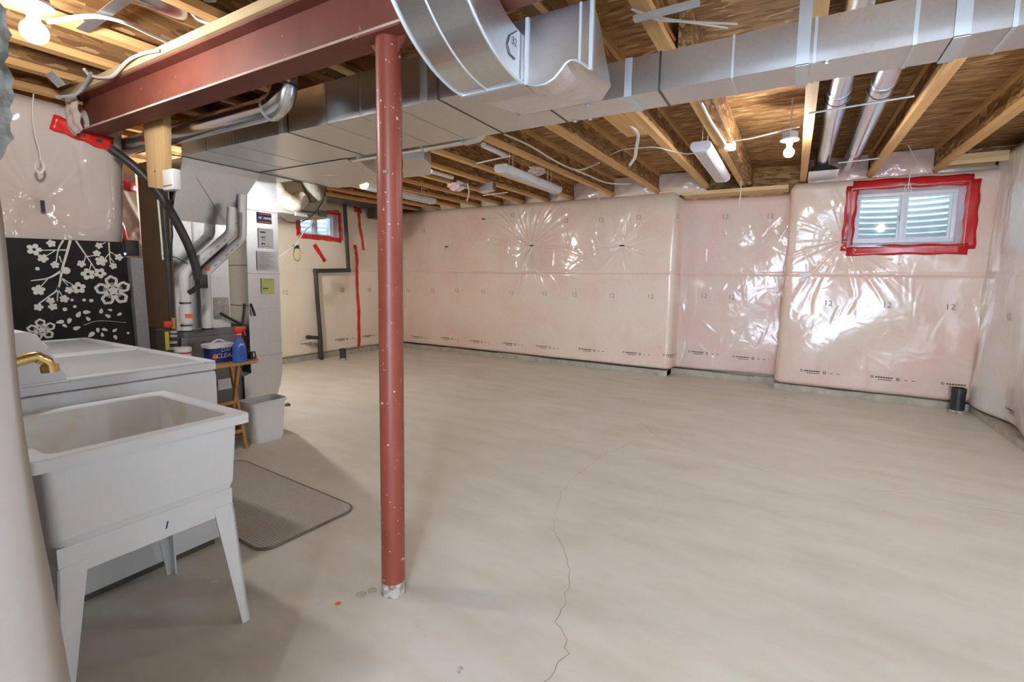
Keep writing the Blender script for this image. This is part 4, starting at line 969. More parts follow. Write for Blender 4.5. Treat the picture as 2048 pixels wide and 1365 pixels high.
tub = thing('laundry_tub', 'white plastic laundry tub on tapered legs beside the washing machine', 'tub', (-1.87, .66, 0))
TX0, TX1, TY0, TY1, TZ = -2.165, -1.578, .385, .930, .757
def rrect(x0, x1, y0, y1, r, z, n=5):
    P = []
    for cx_, cy_, a0 in ((x1-r, y1-r, 0), (x0+r, y1-r, PI/2), (x0+r, y0+r, PI), (x1-r, y0+r, 1.5*PI)):
        for k in range(n+1): a = a0+PI/2*k/n; P.append((cx_+r*math.cos(a), cy_+r*math.sin(a), z))
    return P
def lofts(mb, rings):
    n = len(rings[0])
    for A, B in zip(rings[:-1], rings[1:]): mb.loft(A, B, cap=False)
    return mb
mb = MB()
rings = [rrect(TX0, TX1, TY0, TY1, .012, TZ-.034), rrect(TX0, TX1, TY0, TY1, .012, TZ-.004), rrect(TX0+.004, TX1-.004, TY0+.004, TY1-.004, .012, TZ), rrect(TX0+.040, TX1-.040, TY0+.040, TY1-.040, .03, TZ-.001), rrect(TX0+.044, TX1-.044, TY0+.044, TY1-.044, .03, TZ-.006)]
lofts(mb, rings); mb.loft(rrect(TX0, TX1, TY0, TY1, .012, TZ-.034), rrect(TX0+.03, TX1-.03, TY0+.03, TY1-.03, .03, TZ-.034), cap=False)
mb.build('rim', TUBW, tub, smooth=True)
mb = MB(); rings = [rrect(TX0+.044, TX1-.044, TY0+.044, TY1-.044, .03, TZ-.006), rrect(TX0+.055, TX1-.055, TY0+.055, TY1-.055, .04, TZ-.22), rrect(TX0+.075, TX1-.075, TY0+.075, TY1-.075, .05, TZ-.245), rrect(TX0+.2, TX1-.2, TY0+.2, TY1-.2, .04, TZ-.25)]
lofts(mb, rings); mb.add(rings[-1], [tuple(range(len(rings[-1])))]); bi = mb.build('basin', TUBI, tub, smooth=True)
cxm, cym = (TX0+TX1)/2, (TY0+TY1)/2
MB().lathe([(.035, 0), (.033, .004), (.02, .002)], (cxm, cym, TZ-.25), 18).build('drain', CLEAT, bi, smooth=True)
mb = MB(); rings = [rrect(TX0+.026, TX1-.026, TY0+.026, TY1-.026, .022, TZ-.034), rrect(TX0+.036, TX1-.034, TY0+.036, TY1-.036, .028, TZ-.235), rrect(TX0+.045, TX1-.040, TY0+.042, TY1-.042, .03, TZ-.258), rrect(TX0+.06, TX1-.058, TY0+.06, TY1-.06, .03, TZ-.270)]
lofts(mb, rings); mb.build('outer_shell', TUBW, tub, smooth=True)
zf0, zf1 = .412, TZ-.262
mb = MB(); t_ = .008
mb.box(TX0+.052, TX1-.046, TY0+.046, TY0+.046+t_, zf0, zf1); mb.box(TX0+.052, TX1-.046, TY1-.046-t_, TY1-.046, zf0, zf1); mb.box(TX0+.052, TX0+.060, TY0+.054, TY1-.054, zf0, zf1); mb.box(TX1-.054, TX1-.046, TY0+.054, TY1-.054, zf0, zf1)
ap = mb.build('apron', TUBW, tub)
MB().hexa([(TX1-.046, .680, .440), (TX1-.046, .684, .440), (TX1-.046, .690, .462), (TX1-.046, .686, .462), (TX1-.0452, .680, .440), (TX1-.0452, .684, .440), (TX1-.0452, .690, .462), (TX1-.0452, .686, .462)]).build('pen_mark', NAVY, ap)
for sx in (0, 1):
    for sy in (0, 1):
        X = (TX0+.050, TX1-.044)[sx]; Y = (TY0+.044, TY1-.044)[sy]; dx = 1 if sx == 0 else -1; dy = 1 if sy == 0 else -1
        ox, oy = -dx*.020, -dy*.030; w0, w1, th = .064, .026, .006
        mb = MB()
        def wedge(pt, axis):
            a0, a1 = (w0, w1)
            if axis == 'y':   # plate lying in the y-z plane, facing x
                T = [(X, Y, zf0+.03), (X, Y+dy*a0, zf0+.03), (X+dx*th, Y+dy*a0, zf0+.03), (X+dx*th, Y, zf0+.03)]
                Bq = [(X+ox, Y+oy, 0), (X+ox, Y+oy+dy*a1, 0), (X+ox+dx*th, Y+oy+dy*a1, 0), (X+ox+dx*th, Y+oy, 0)]
            else:
                T = [(X, Y, zf0+.03), (X+dx*a0, Y, zf0+.03), (X+dx*a0, Y+dy*th, zf0+.03), (X, Y+dy*th, zf0+.03)]
                Bq = [(X+ox, Y+oy, 0), (X+ox+dx*a1, Y+oy, 0), (X+ox+dx*a1, Y+oy+dy*th, 0), (X+ox, Y+oy+dy*th, 0)]
            mb.loft(Bq, T)
        wedge(0, 'y'); wedge(0, 'x'); mb.build('leg', TUBW, tub)
fa = thing('faucet', 'brass spout curving over the laundry tub', 'faucet', (-1.88, .30, .86))
P = [AX(a, b, -1.87) for a, b in ((60, 716), (80, 718), (93, 724), (99, 735))]
MB().tube(smoothpath([(-1.87, P[0].y-.10, P[0].z-.03)]+P, 6), .0155, 12).build('spout', BRASS, fa, smooth=True)
MB().tube([P[-1]+Vector((0, 0, .006)), P[-1]+Vector((0, .001, -.014))], .021, 14).build('aerator', BRASS, fa, smooth=True)
MB().box(-1.98, -1.76, P[0].y-.14, P[0].y-.08, P[0].z-.065, P[0].z-.015).build('body', BRASS, fa, bevel=.01)
# rug, bin
rg = thing('rug', 'grey woven floor rug with rounded corners in front of the machines', 'rug', (-2.6, 1.42, 0))
R_ = rrect(-3.12, -1.935, 1.175, 1.690, .075, .002, 8); R2 = [(x, y, .010) for x, y, z in rrect(-3.118, -1.937, 1.177, 1.688, .074, 0, 8)]
rot = Matrix.Rotation(-.055, 4, 'Z'); c0 = Vector((-1.935, 1.43, 0))
R_ = [c0+(rot @ (Vector(p)-c0)) for p in R_]; R2 = [c0+(rot @ (Vector(p)-c0)) for p in R2]
MB().loft(R_, R2).build('weave', RUG, rg)
mb = MB(); P = R2+[R2[0]]; mb.tube([p+Vector((0, 0, -.004)) for p in P], .0065, 6, cap=False); mb.build('binding', RUGE, rg, smooth=True)
bn_ = thing('waste_bin', 'white plastic waste bin standing by the metal return drop', 'bin', (-3.36, 2.08, 0))
bx0, bx1, by0, by1 = -3.46, -3.27, 1.945, 2.225
mb = MB(); rings = [rrect(bx0+.035, bx1-.022, by0+.045, by1-.03, .03, 0.0), rrect(bx0+.03, bx1-.018, by0+.04, by1-.025, .03, .02), rrect(bx0+.006, bx1-.004, by0+.006, by1-.006, .035, .295)]
lofts(mb, rings); mb.add(rings[0], [tuple(range(len(rings[0])))[::-1]]); mb.add([(x, y, .03) for x, y, z in rings[1]], [tuple(range(len(rings[1])))]); mb.build('body', BINW, bn_, smooth=True)
mb = MB(); rings = [rrect(bx0-.004, bx1+.004, by0-.004, by1+.004, .04, .285), rrect(bx0-.006, bx1+.006, by0-.006, by1+.006, .04, .305), rrect(bx0, bx1, by0, by1, .038, .312), rrect(bx0+.008, bx1-.008, by0+.008, by1-.008, .036, .305)]
lofts(mb, rings); mb.build('rolled_rim', BINW, bn_, smooth=True)

# folding tray table with products
tt = thing('tray_table', 'folding pine tray table holding cleaning products by the furnace', 'table', (-3.27, 1.76, 0))
TT0, TT1, TU0, TU1, TTZ = -3.50, -3.13, 1.47, 1.96, .650
mb = MB(); mb.loft(rrect(TT0, TT1, TU0, TU1, .09, TTZ-.022, 7), rrect(TT0, TT1, TU0, TU1, .09, TTZ, 7)); mb.build('top', PINE, tt, bevel=.004)
for yy, s in ((TU0+.06, 1), (TU1-.07, 1)):
    for sg in (-1, 1):
        xc = (TT0+TT1)/2; a = Vector((xc-.06-sg*.075, yy+sg*.010, TTZ-.022)); b = Vector((xc-.06+sg*.085, yy+sg*.010, 0.0)); d = (b-a).normalized(); nn = Vector((d.z, 0, -d.x))*.013
        mb = MB(); mb.loft([a-nn+Vector((0, -.009, 0)), a+nn+Vector((0, -.009, 0)), a+nn+Vector((0, .009, 0)), a-nn+Vector((0, .009, 0))], [b-nn+Vector((0, -.009, 0)), b+nn+Vector((0, -.009, 0)), b+nn+Vector((0, .009, 0)), b-nn+Vector((0, .009, 0))]); mb.build('leg', PINE, tt)
for xx, zz in ((-3.44, .13), (-3.31, .13), (-3.375, .33)):
    MB().box(xx-.011, xx+.011, TU0+.06, TU1-.07, zz-.011, zz+.011).build('stretcher', PINE, tt)
bk = thing('detergent_bucket', 'navy and white detergent bucket with lettering on the tray table', 'bucket', (-3.30, 1.70, TTZ))
bx, by = -3.27, 1.735
mb = MB(); rg0 = [rrect(bx-.055, bx+.055, by-.072, by+.072, .025, TTZ), rrect(bx-.060, bx+.060, by-.080, by+.080, .027, TTZ+.105)]
mb.loft(rg0[0], rg0[1]); mb.build('pail', NAVY, bk, smooth=True)
mb = MB(); rg0 = [rrect(bx-.066, bx+.066, by-.087, by+.087, .03, TTZ+.098), rrect(bx-.068, bx+.068, by-.089, by+.089, .03, TTZ+.120), rrect(bx-.058, bx+.058, by-.079, by+.079, .03, TTZ+.125)]
mb.loft(rg0[0], rg0[1]); mb.loft(rg0[1], rg0[2]); mb.build('lid', CERAM, bk, smooth=True)
mb = MB(); mb.tube([(bx, by-.05+.10*k/8, TTZ+.124+.022*math.sin(PI*k/8)) for k in range(9)], .005, 6); mb.build('handle', CERAM, bk, smooth=True)
v_, f_ = text_mesh('CLEAN', .042, .25); mb = MB(); mb.add([(bx+.0605+.0008, by+.012+a, TTZ+.046+b) for a, b, _ in v_], f_); lt = mb.build('lettering', CERAM, bk)
v_, f_ = text_mesh('OXI', .034, .25); mb = MB(); mb.add([(bx+.0615+.0008, by+.010+a, TTZ+.082+b) for a, b, _ in v_], f_); mb.build('lettering', CERAM, bk)
MB().lathe([(.016, 0), (.016, .001)], (bx+.0595, by-.055, TTZ+.045), 12, (1, 0, 0)).build('orange_splash', ORANGE, bk)
sp = thing('spray_bottle', 'blue spray bottle with red trigger head on the tray table', 'bottle', (-3.16, 1.81, TTZ))
sx, sy = -3.145, 1.800
mb = MB()
def ell(rx, ry, z, n=18): return [(sx+rx*math.cos(2*PI*k/n), sy+ry*math.sin(2*PI*k/n), z) for k in range(n)]
rings = [ell(.026, .040, TTZ), ell(.030, .046, TTZ+.006), ell(.030, .046, TTZ+.05), ell(.028, .043, TTZ+.10), ell(.021, .030, TTZ+.14), ell(.014, .016, TTZ+.165), ell(.013, .013, TTZ+.172)]
for A, B in zip(rings[:-1], rings[1:]): mb.loft(A, B, cap=False)
mb.add(rings[0], [tuple(range(18))[::-1]]); mb.add(rings[-1], [tuple(range(18))]); mb.build('bottle', BLUE, sp, smooth=True)
mb = MB(); g0 = [(sx+.0315-.9*(y*y)/.07-.004*(z > .1), sy+y, TTZ+z) for y, z in ((-.026, .012), (.030, .012), (.032, .05), (.028, .09), (.012, .125), (-.010, .125), (-.024, .09), (-.028, .05))]
mb.add(g0+[(x-.003, y, z) for x, y, z in g0], [tuple(range(8))]+[(i, (i+1) % 8, 8+(i+1) % 8, 8+i) for i in range(8)]); lb = mb.build('label_panel', PALE, sp)
for k in range(5): MB().box(sx+.0315, sx+.0325, sy-.016, sy+.014-.004*(k % 2), TTZ+.040+k*.012, TTZ+.042+k*.012).build('print_line', NAVY, lb)
mb = MB(); mb.lathe([(.017, 0), (.017, .022), (.014, .026)], (sx, sy, TTZ+.170), 16); nk = mb.build('collar', REDP, sp, smooth=True)
MB().lathe([(.0175, 0), (.0175, .005)], (sx, sy, TTZ+.185), 16).build('white_ring', CERAM, nk)
mb = MB(); mb.prism([(sy-.032, TTZ+.218), (sy-.020, TTZ+.196), (sy+.018, TTZ+.196), (sy+.022, TTZ+.212), (sy+.046, TTZ+.216), (sy+.046, TTZ+.236), (sy-.02, TTZ+.238)], 0, sx-.012, sx+.012); mb.build('trigger_head', REDP, sp, bevel=.004)
mb = MB(); mb.tube(smoothpath([(sx, sy+.030, TTZ+.214), (sx, sy+.040, TTZ+.195), (sx, sy+.042, TTZ+.172)], 5), .005, 6); mb.build('trigger', REDP, sp, smooth=True)
jr = thing('powder_tub', 'small round white tub with red banded label behind the washer', 'tub', (-3.33, 1.52, TTZ))
jx, jy = -3.30, 1.535
MB().lathe([(.040, 0), (.043, .004), (.043, .090)], (jx, jy, TTZ), 20).build('jar', PAPER, jr, smooth=True)
MB().lathe([(.047, 0), (.047, .022), (.043, .025)], (jx, jy, TTZ+.090), 20).build('lid', CERAM, jr, smooth=True)
MB().lathe([(.0437, 0), (.0437, .010)], (jx, jy, TTZ+.076), 20).build('red_band', REDP, jr, smooth=True)
MB().box(jx+.030, jx+.0445, jy-.012, jy+.018, TTZ+.050, TTZ+.070).build('label_panel', PALE, jr)
cp = thing('black_cup', 'small black cap standing on the corner of the tray table', 'cap', (-3.22, 1.93, TTZ))
MB().lathe([(.030, 0), (.024, .045), (.022, .048)], (-3.225, 1.93, TTZ), 16).build('cap', BLK, cp, smooth=True)
MB().box(-3.2005, -3.197, 1.925, 1.933, TTZ+.012, TTZ+.042).build('white_mark', PAPER, cp)

# ================================================================== FLORAL CLOTH
mu = thing('floral_cloth', 'black cloth printed with white blossom branches hanging behind the dryer', 'wall hanging', (-3.70, 1.0, .5))
XM = -3.700
MB().hexa([(XM-.012, .55, .45), (XM, .55, .45), (XM, 1.445, .45), (XM-.012, 1.445, .45), (XM-.012, .55, 1.395), (XM, .55, 1.395), (XM, 1.408, 1.42), (XM-.012, 1.408, 1.42)]).build('cloth', MURAL, mu)
ly = [0]
def mp(cx_, cy_):
    p = AX(cx_*.2198, 440+cy_*.2198, XM); ly[0] = (ly[0]+1) % 9
    return p.y, p.z
MPX = (AX(220, 580, XM).y-AX(120, 580, XM).y)/100*.2198
def flat(poly, name='blossom', mat=MURW, lift=.001): MB().add([(XM+lift, *p) for p in poly], [tuple(range(len(poly)))]).build(name, mat, mu)
def petals(cx_, cy_, r, n=5, a0=0., inner=.52):
    out = []; 
    y0, z0 = mp(cx_, cy_)
    for k in range(60):
        a = 2*PI*k/60; rr = r*MPX*(inner+(1-inner)*abs(math.cos(n*(a+a0)/2))**.55); out.append((y0+rr*math.cos(a), z0+rr*math.sin(a)))
    return out, (y0, z0)
for i, (x, y, r, h) in enumerate([(310, 270, 64, 1), (465, 215, 42, 0), (390, 350, 48, 0), (500, 410, 40, 0), (740, 400, 42, 0), (880, 305, 40, 0), (900, 235, 38, 0), (920, 375, 60, 0), (1030, 420, 40, 0), (1080, 340, 44, 0), (800, 495, 68, 1), (910, 485, 62, 1), (715, 620, 68, 1), (630, 640, 42, 0), (350, 640, 58, 0), (460, 735, 38, 0), (585, 720, 44, 0), (480, 790, 42, 0), (350, 795, 42, 0)]):
    P, c = petals(x, y, r, 5, i*.7); flat(P)
    if h: flat([(c[0]+.24*r*MPX*math.cos(2*PI*k/12), c[1]+.24*r*MPX*math.sin(2*PI*k/12)) for k in range(12)], 'blossom_eye', MURAL, .002)
for x, y, r in ((340, 445, 19), (655, 730, 15), (765, 730, 17), (830, 735, 21), (590, 815, 21), (680, 790, 17), (1165, 1030, 15), (600, 462, 40)):
    c = mp(x, y); flat([(c[0]+r*MPX*math.cos(2*PI*k/14), c[1]+r*MPX*math.sin(2*PI*k/14)) for k in range(14)], 'dot')
for i, (x, y, r) in enumerate(((790, 840, 36), (715, 860, 36), (800, 900, 29), (545, 930, 36), (630, 920, 33), (590, 965, 26), (700, 985, 36), (920, 830, 31), (980, 875, 31), (1085, 860, 27), (890, 1005, 29), (955, 1000, 30), (1045, 1005, 28), (930, 1045, 26), (1000, 820, 23), (830, 1045, 40), (1050, 1070, 30))):
    c = mp(x, y); a0 = i*1.1; P = []
    for k in range(16):
        a = 2*PI*k/16; u, v = r*MPX*math.cos(a), r*.58*MPX*math.sin(a)*(1-.4*math.cos(a)); P.append((c[0]+u*math.cos(a0)-v*math.sin(a0), c[1]+u*math.sin(a0)+v*math.cos(a0)))
    flat(P, 'leaf')
def branch(pix, w0, w1):
    Q = smoothpath([(*mp(a, b), 0) for a, b in pix], 6); mb = MB(); n = len(Q); L, Rr = [], []
    for i, p in enumerate(Q):
        d = Q[min(i+1, n-1)]-Q[max(i-1, 0)]; d.normalize(); nn = Vector((-d.y, d.x, 0)); wd = (w0+(w1-w0)*i/(n-1))*MPX/2; L.append(p+nn*wd); Rr.append(p-nn*wd)
    for i in range(n-1): mb.add([(XM+.0007, q.x, q.y) for q in (L[i], L[i+1], Rr[i+1], Rr[i])], [(0, 1, 2, 3)])
    mb.build('branch', MURW, mu)
for pix, a, b in (([(640, 185), (600, 330), (565, 450), (530, 620), (440, 700), (350, 765)], 26, 12), ([(575, 185), (530, 270), (510, 390)], 18, 10), ([(610, 275), (500, 275), (360, 277)], 16, 8), ([(500, 280), (410, 335)], 10, 8), ([(540, 330), (560, 390)], 14, 8), ([(560, 465), (440, 530), (280, 555)], 24, 10), ([(440, 530), (370, 610)], 12, 8), ([(530, 610), (520, 740)], 16, 8), ([(520, 620), (570, 700)], 12, 8), ([(555, 530), (620, 600)], 14, 8), ([(560, 530), (690, 610)], 12, 8), ([(690, 190), (780, 320), (880, 470)], 18, 10), ([(780, 325), (760, 400)], 12, 8), ([(790, 335), (880, 320)], 12, 8), ([(830, 400), (810, 470)], 12, 8), ([(990, 205), (995, 290), (1005, 400)], 16, 10), ([(1000, 290), (1070, 335)], 12, 8), ([(990, 310), (940, 370)], 12, 8), ([(960, 205), (900, 235)], 10, 8), ([(1005, 350), (1040, 390)], 10, 8), ([(760, 960), (900, 920), (1150, 935)], 6, 4)): branch(pix, a, b)
def outline_flower(x, y, R_):
    y0, z0 = mp(x, y)
    for k in range(5):
        a0 = PI/2+2*PI*k/5+.1; P = []
        for j in range(15):
            t = -1+2*j/14; a = a0+t*.50; rr = R_*MPX*(1.0-.50*abs(t)**3+.05*math.cos(t*9)); P.append((y0+rr*math.cos(a), z0+rr*math.sin(a)))
        mb = MB(); P = [(y0+.35*R_*MPX*math.cos(a0-.40), z0+.35*R_*MPX*math.sin(a0-.40))]+P+[(y0+.35*R_*MPX*math.cos(a0+.40), z0+.35*R_*MPX*math.sin(a0+.40))]
        mb.tube([(XM+.001, *p) for p in P], .10*R_*MPX, 6, rs=None)
        mb.v = [Vector((XM+.001+(q.x-XM-.001)*.08, q.y, q.z)) for q in mb.v]; mb.build('petal_outline', MURW, mu)
        for j in (-1, 0, 1):
            a = a0+j*.22; mb = MB(); mb.tube([(XM+.001, y0+.25*R_*MPX*math.cos(a), z0+.25*R_*MPX*math.sin(a)), (XM+.001, y0+.6*R_*MPX*math.cos(a), z0+.6*R_*MPX*math.sin(a))], .028*R_*MPX, 5); mb.v = [Vector((XM+.001+(q.x-XM-.001)*.1, q.y, q.z)) for q in mb.v]; mb.build('stamen', MURW, mu)
    flat([(y0+.26*R_*MPX*math.cos(2*PI*k/18), z0+.26*R_*MPX*math.sin(2*PI*k/18)) for k in range(18)], 'blossom_eye')
outline_flower(1030, 645, 165); outline_flower(380, 1000, 110)
gb = MB().hexa([(-3.80, 1.475, .3), (-3.70, 1.475, .3), (-3.70, 1.535, .3), (-3.80, 1.535, .3), (-3.80, 1.440, 1.325), (-3.70, 1.440, 1.325), (-3.70, 1.512, 1.325), (-3.80, 1.512, 1.325)])
# keep it standing on the floor
gb = MB().hexa([(-3.80, 1.478, 0), (-3.71, 1.478, 0), (-3.71, 1.545, 0), (-3.80, 1.545, 0), (-3.80, 1.448, 1.325), (-3.71, 1.448, 1.325), (-3.71, 1.515, 1.325), (-3.80, 1.515, 1.325)]).build('grey_board', GREYB); tag(gb, 'narrow grey board leaning beside the floral cloth', 'board')

# ================================================================== LIGHTS
ICO = None
def bulb_fixture(label, x, y, zb, r=.036, grp='bare bulb ceiling lights', top=None, mat=None):
    top = top or zj(y)
    t = thing('bulb_light', label, 'light', (x, y, zb-r), grp)
    mb = MB(); prof = [(.0005, -r)]+[(r*math.sin(a), -r*math.cos(a)) for a in [PI*k/12 for k in range(1, 9)]]+[(r*.55, r*.85), (r*.42, r*1.25), (r*.40, r*1.5)]
    mb.lathe(prof, (x, y, zb), 16); b = mb.build('bulb', mat or BULB, t, smooth=True)
    MB().lathe([(.020, 0), (.022, .012), (.030, .030), (.062, .036), (.064, .044), (.058, .050)], (x, y, zb+r*1.5-.004), 24).build('lampholder', CERAM, t, smooth=True)
    z1 = zb+r*1.5+.046
    MB().lathe([(.052, 0), (.052, max(.02, min(.045, top-z1)))], (x, y, z1), 8).build('junction_box', BOXG, t)
    if top-z1 > .0: MB().tube([(x, y, z1+.02), (x, y, top+JD)], .006, 6).build('stem', CABLE, t)
    return t
bulb_fixture('lit bare bulb in the near joist bay above the laundry corner', -2.56, .738, 2.13, .042)
bulb_fixture('lit bare bulb beside the central joist in front of the far wall', -.093, 4.2, 2.205, .036, mat=BULB_M)
bulb_fixture('added fill bulb hidden behind the ductwork near the ventilator', -4.60, 2.75, 1.93, .036, mat=BULB_W)  # unseen lamp added to brighten the far left walls and floor
bulb_fixture('added fill bulb on the ceiling behind the viewpoint', .55, -1.6, 2.16, .036, mat=BULB_C)  # unseen lamp added as cool fill from the camera side
bulb_fixture('added fill bulb by the side wall beyond the view', 1.22, 2.75, 2.20, .036, mat=BULB_S)  # out-of-view lamp added as cool fill from the right

def tube_light(label, x, y0, y1, z, rope=True):
    t = thing('strip_light', label, 'light', (x, (y0+y1)/2, z), 'unlit fluorescent strip lights on chains')
    w_, h = .072, .062
    prof = [(x-w_, z+h), (x-w_, z+.032), (x-w_*.86, z+.014), (x-w_*.55, z), (x+w_*.55, z), (x+w_*.86, z+.014), (x+w_, z+.032), (x+w_, z+h), (x+w_*.75, z+h+.012), (x-w_*.75, z+h+.012)]
    MB().prism(prof, 1, y0+.02, y1-.02).build('housing', FIXW, t, bevel=.003)
    pl_ = [(a, b) for a, b in prof]
    for e0, e1 in ((y0, y0+.02), (y1-.02, y1)):
        MB().prism([(x+(a-x)*1.03, z-.002+(b-z)*1.02) for a, b in pl_], 1, e0, e1).build('end_cap', FIXW, t, bevel=.003)
    MB().box(x-w_*.5, x+w_*.5, y0+.04, y1-.04, z-.003, z+.002).build('lens', LENS, t)
    for yy in (y0+.18, y1-.18):
        for dx in (-.02, .02):
            mb = MB(); zz = z+h+.012; zt = zj(yy)+JD; n = max(3, int((zt-zz)/.014))
            for k in range(n):
                c = zz+(k+.5)*(zt-zz)/n; rr = (.005, .002)[k % 2]
                mb.tube([(x+dx, yy, c-.007), (x+dx, yy, c+.007)], .0032 if k % 2 else .0022, 5)
            mb.build('chain', CABLE, t)
    return t
tube_light('white strip light nearest the lit bulb in front of the wall recess', -.665, 3.86, 5.10, 2.20)
tube_light('white strip light hanging between the two pink fluff tufts and wall recess', -2.375, 3.80, 4.98, 2.20)
tube_light('white strip light farthest off, partly hidden by the red column', -4.20, 3.86, 5.02, 2.205)

# ================================================================== WIRING AND SMALL THINGS
def zc(px, py, z, ): return AZ(px, py, z)
G = 'white ceiling cables'
cable('ceiling_cable', 'white cable draped from joist to strip light near the recess', 'cable', [AZ(a, b, z) for a, b, z in ((1220, 310, 2.42), (1245, 300, 2.40), (1280, 296, 2.36), (1312, 295, 2.335), (1350, 304, 2.33), (1375, 308, 2.33), (1396, 305, 2.30))], .005, CABLE, G)
cable('ceiling_cable', 'white cable running from the central bulb along to the neighbouring joist', 'cable', [AZ(a, b, z) for a, b, z in ((1466, 282, 2.37), (1500, 277, 2.36), (1550, 265, 2.36), (1598, 254, 2.36))], .006, CABLE, G)
cable('ceiling_cable', 'white cable stapled along a joist from the trunk duct', 'cable', [AZ(a, b, z) for a, b, z in ((1402, 205, 2.335), (1420, 240, 2.338), (1440, 270, 2.342), (1456, 296, 2.345))], .010, CABLE, G)
cable('ceiling_cable', 'white cable crossing the bays toward the middle strip light', 'cable', [AZ(a, b, z) for a, b, z in ((1008, 268, 2.38), (1040, 282, 2.37), (1068, 296, 2.36), (1100, 316, 2.36), (1130, 332, 2.36), (1160, 340, 2.36), (1198, 326, 2.34))], .008, CABLE, G)
cable('ceiling_cable', 'pale conduit dropping from the bay onto the wall film', 'cable', [AZ(a, b, z) for a, b, z in ((1130, 332, 2.365), (1170, 348, 2.37), (1215, 366, 2.375), (1262, 368, 2.39))], .008, CABLE, G)
cable('ceiling_cable', 'pair of white cables strung above the trunk duct beyond the fitting', 'cable', [AZ(a, b, z) for a, b, z in ((1262, 18, 2.30), (1310, 33, 2.30), (1370, 43, 2.30), (1475, 48, 2.30))], .005, CABLE, G)
cable('ceiling_cable', 'lower white cable sagging just above the trunk duct', 'cable', [AZ(a, b, z) for a, b, z in ((1262, 18, 2.295), (1315, 40, 2.29), (1370, 44, 2.29), (1455, 56, 2.29))], .004, CABLE, G)
cable('ceiling_cable', 'white cable looping over the sill plate beside the beam end', 'cable', [AY(a, b, z) for a, b, z in ((168, 138, 1.16), (180, 150, 1.19), (205, 155, 1.20), (228, 150, 1.205), (255, 122, 1.20), (285, 107, 1.205), (316, 101, 1.205))], .008, CABLE, G)
cable('ceiling_cable', 'thick white cable from the near bulb to the sill plate', 'cable', [AZ(a, b, z) for a, b, z in ((95, 44, 2.25), (150, 35, 2.27), (200, 33, 2.285), (250, 45, 2.29), (300, 68, 2.30), (348, 90, 2.31))], .009, CABLE, G)
cable('ceiling_cable', 'grey cable hanging under the bright bracket', 'cable', [AY(a, b, z) for a, b, z in ((182, 146, 1.18), (168, 172, 1.19), (148, 190, 1.16), (112, 194, 1.10))], .008, BOXG, G)
cable('ceiling_cable', 'white cable hooked above the sill plate near the frame top', 'cable', [AZ(a, b, z) for a, b, z in ((422, 48, 2.31), (395, 38, 2.33), (383, 20, 2.35), (395, 5, 2.36), (430, 0, 2.36))], .008, CABLE, G)
cable('copper_line', 'thin copper line along the joist by the trunk duct', 'pipe', [AZ(a, b, z) for a, b, z in ((1318, 18, 2.37), (1330, 45, 2.36), (1350, 80, 2.36))], .006, COPPER)
cable('copper_line', 'thin copper line stapled beside the joist cable over the strip light', 'pipe', [AZ(a, b, z) for a, b, z in ((1408, 205, 2.345), (1428, 240, 2.348), (1452, 285, 2.352))], .004, COPPER)
bx_w = AZ(1459, 288, 2.36); tag(MB().box(bx_w.x-.04, bx_w.x+.045, bx_w.y-.05, bx_w.y+.05, 2.31, 2.372).build('cable_box', CERAM, bevel=.012), 'small crumpled white box where two cables meet at the joist', 'box')
# pull cords
for label, pts, knob in (('white pull cord hanging in front of the wall recess', ((1480, 350), (1482, 372), (1479, 408)), (1478, 413)), ('white pull cord hanging before the pink film next to a knot', ((1196, 378), (1198, 395), (1198, 412)), (1198, 420))):
    t = thing('pull_cord', label, 'cord', AY(knob[0], knob[1], 6.0), 'light pull cords')
    mb = MB().tube(smoothpath([AY(a, b, 6.05) for a, b in pts], 5), .006, 6); mb.build('cord', CABLE, t, smooth=True)
    k = AY(knob[0], knob[1], 6.05); MB().lathe([(.006, .03), (.014, .0), (.012, -.015)], k, 10).build('knob', CABLE, t, smooth=True)
p = AY(1786, 352, 6.22); t = thing('pull_cord', 'white cord hanging over the tape-framed window', 'cord', p, 'light pull cords')
MB().tube(smoothpath([AY(a, b, 6.2) for a, b in ((1800, 262), (1828, 312), (1835, 330), (1822, 345), (1818, 365), (1816, 378))], 5), .004, 6).build('cord', CABLE, t, smooth=True)
MB().tube([AY(1816+7*math.sin(a), 378+8*math.cos(a), 6.2) for a in [2*PI*k/12 for k in range(13)]], .004, 6).build('loop', CABLE, t, smooth=True)
t = thing('wire_coil', 'coiled pale wire hanging on the stub wall film beside the beam', 'wire', AX(80, 335, -3.71))
MB().tube(smoothpath([AX(a, b, -3.71) for a, b in ((67, 188), (65, 230), (70, 270), (78, 300), (81, 322))], 5), .003, 6).build('drop', CABLE, t, smooth=True)
for k in range(5): MB().tube([AX(80+(7+k*.8)*math.sin(a), 334+(11+k*.6)*math.cos(a), -3.705+.003*k) for a in [2*PI*j/14 for j in range(15)]], .0022, 5).build('loop', CABLE, t, smooth=True)
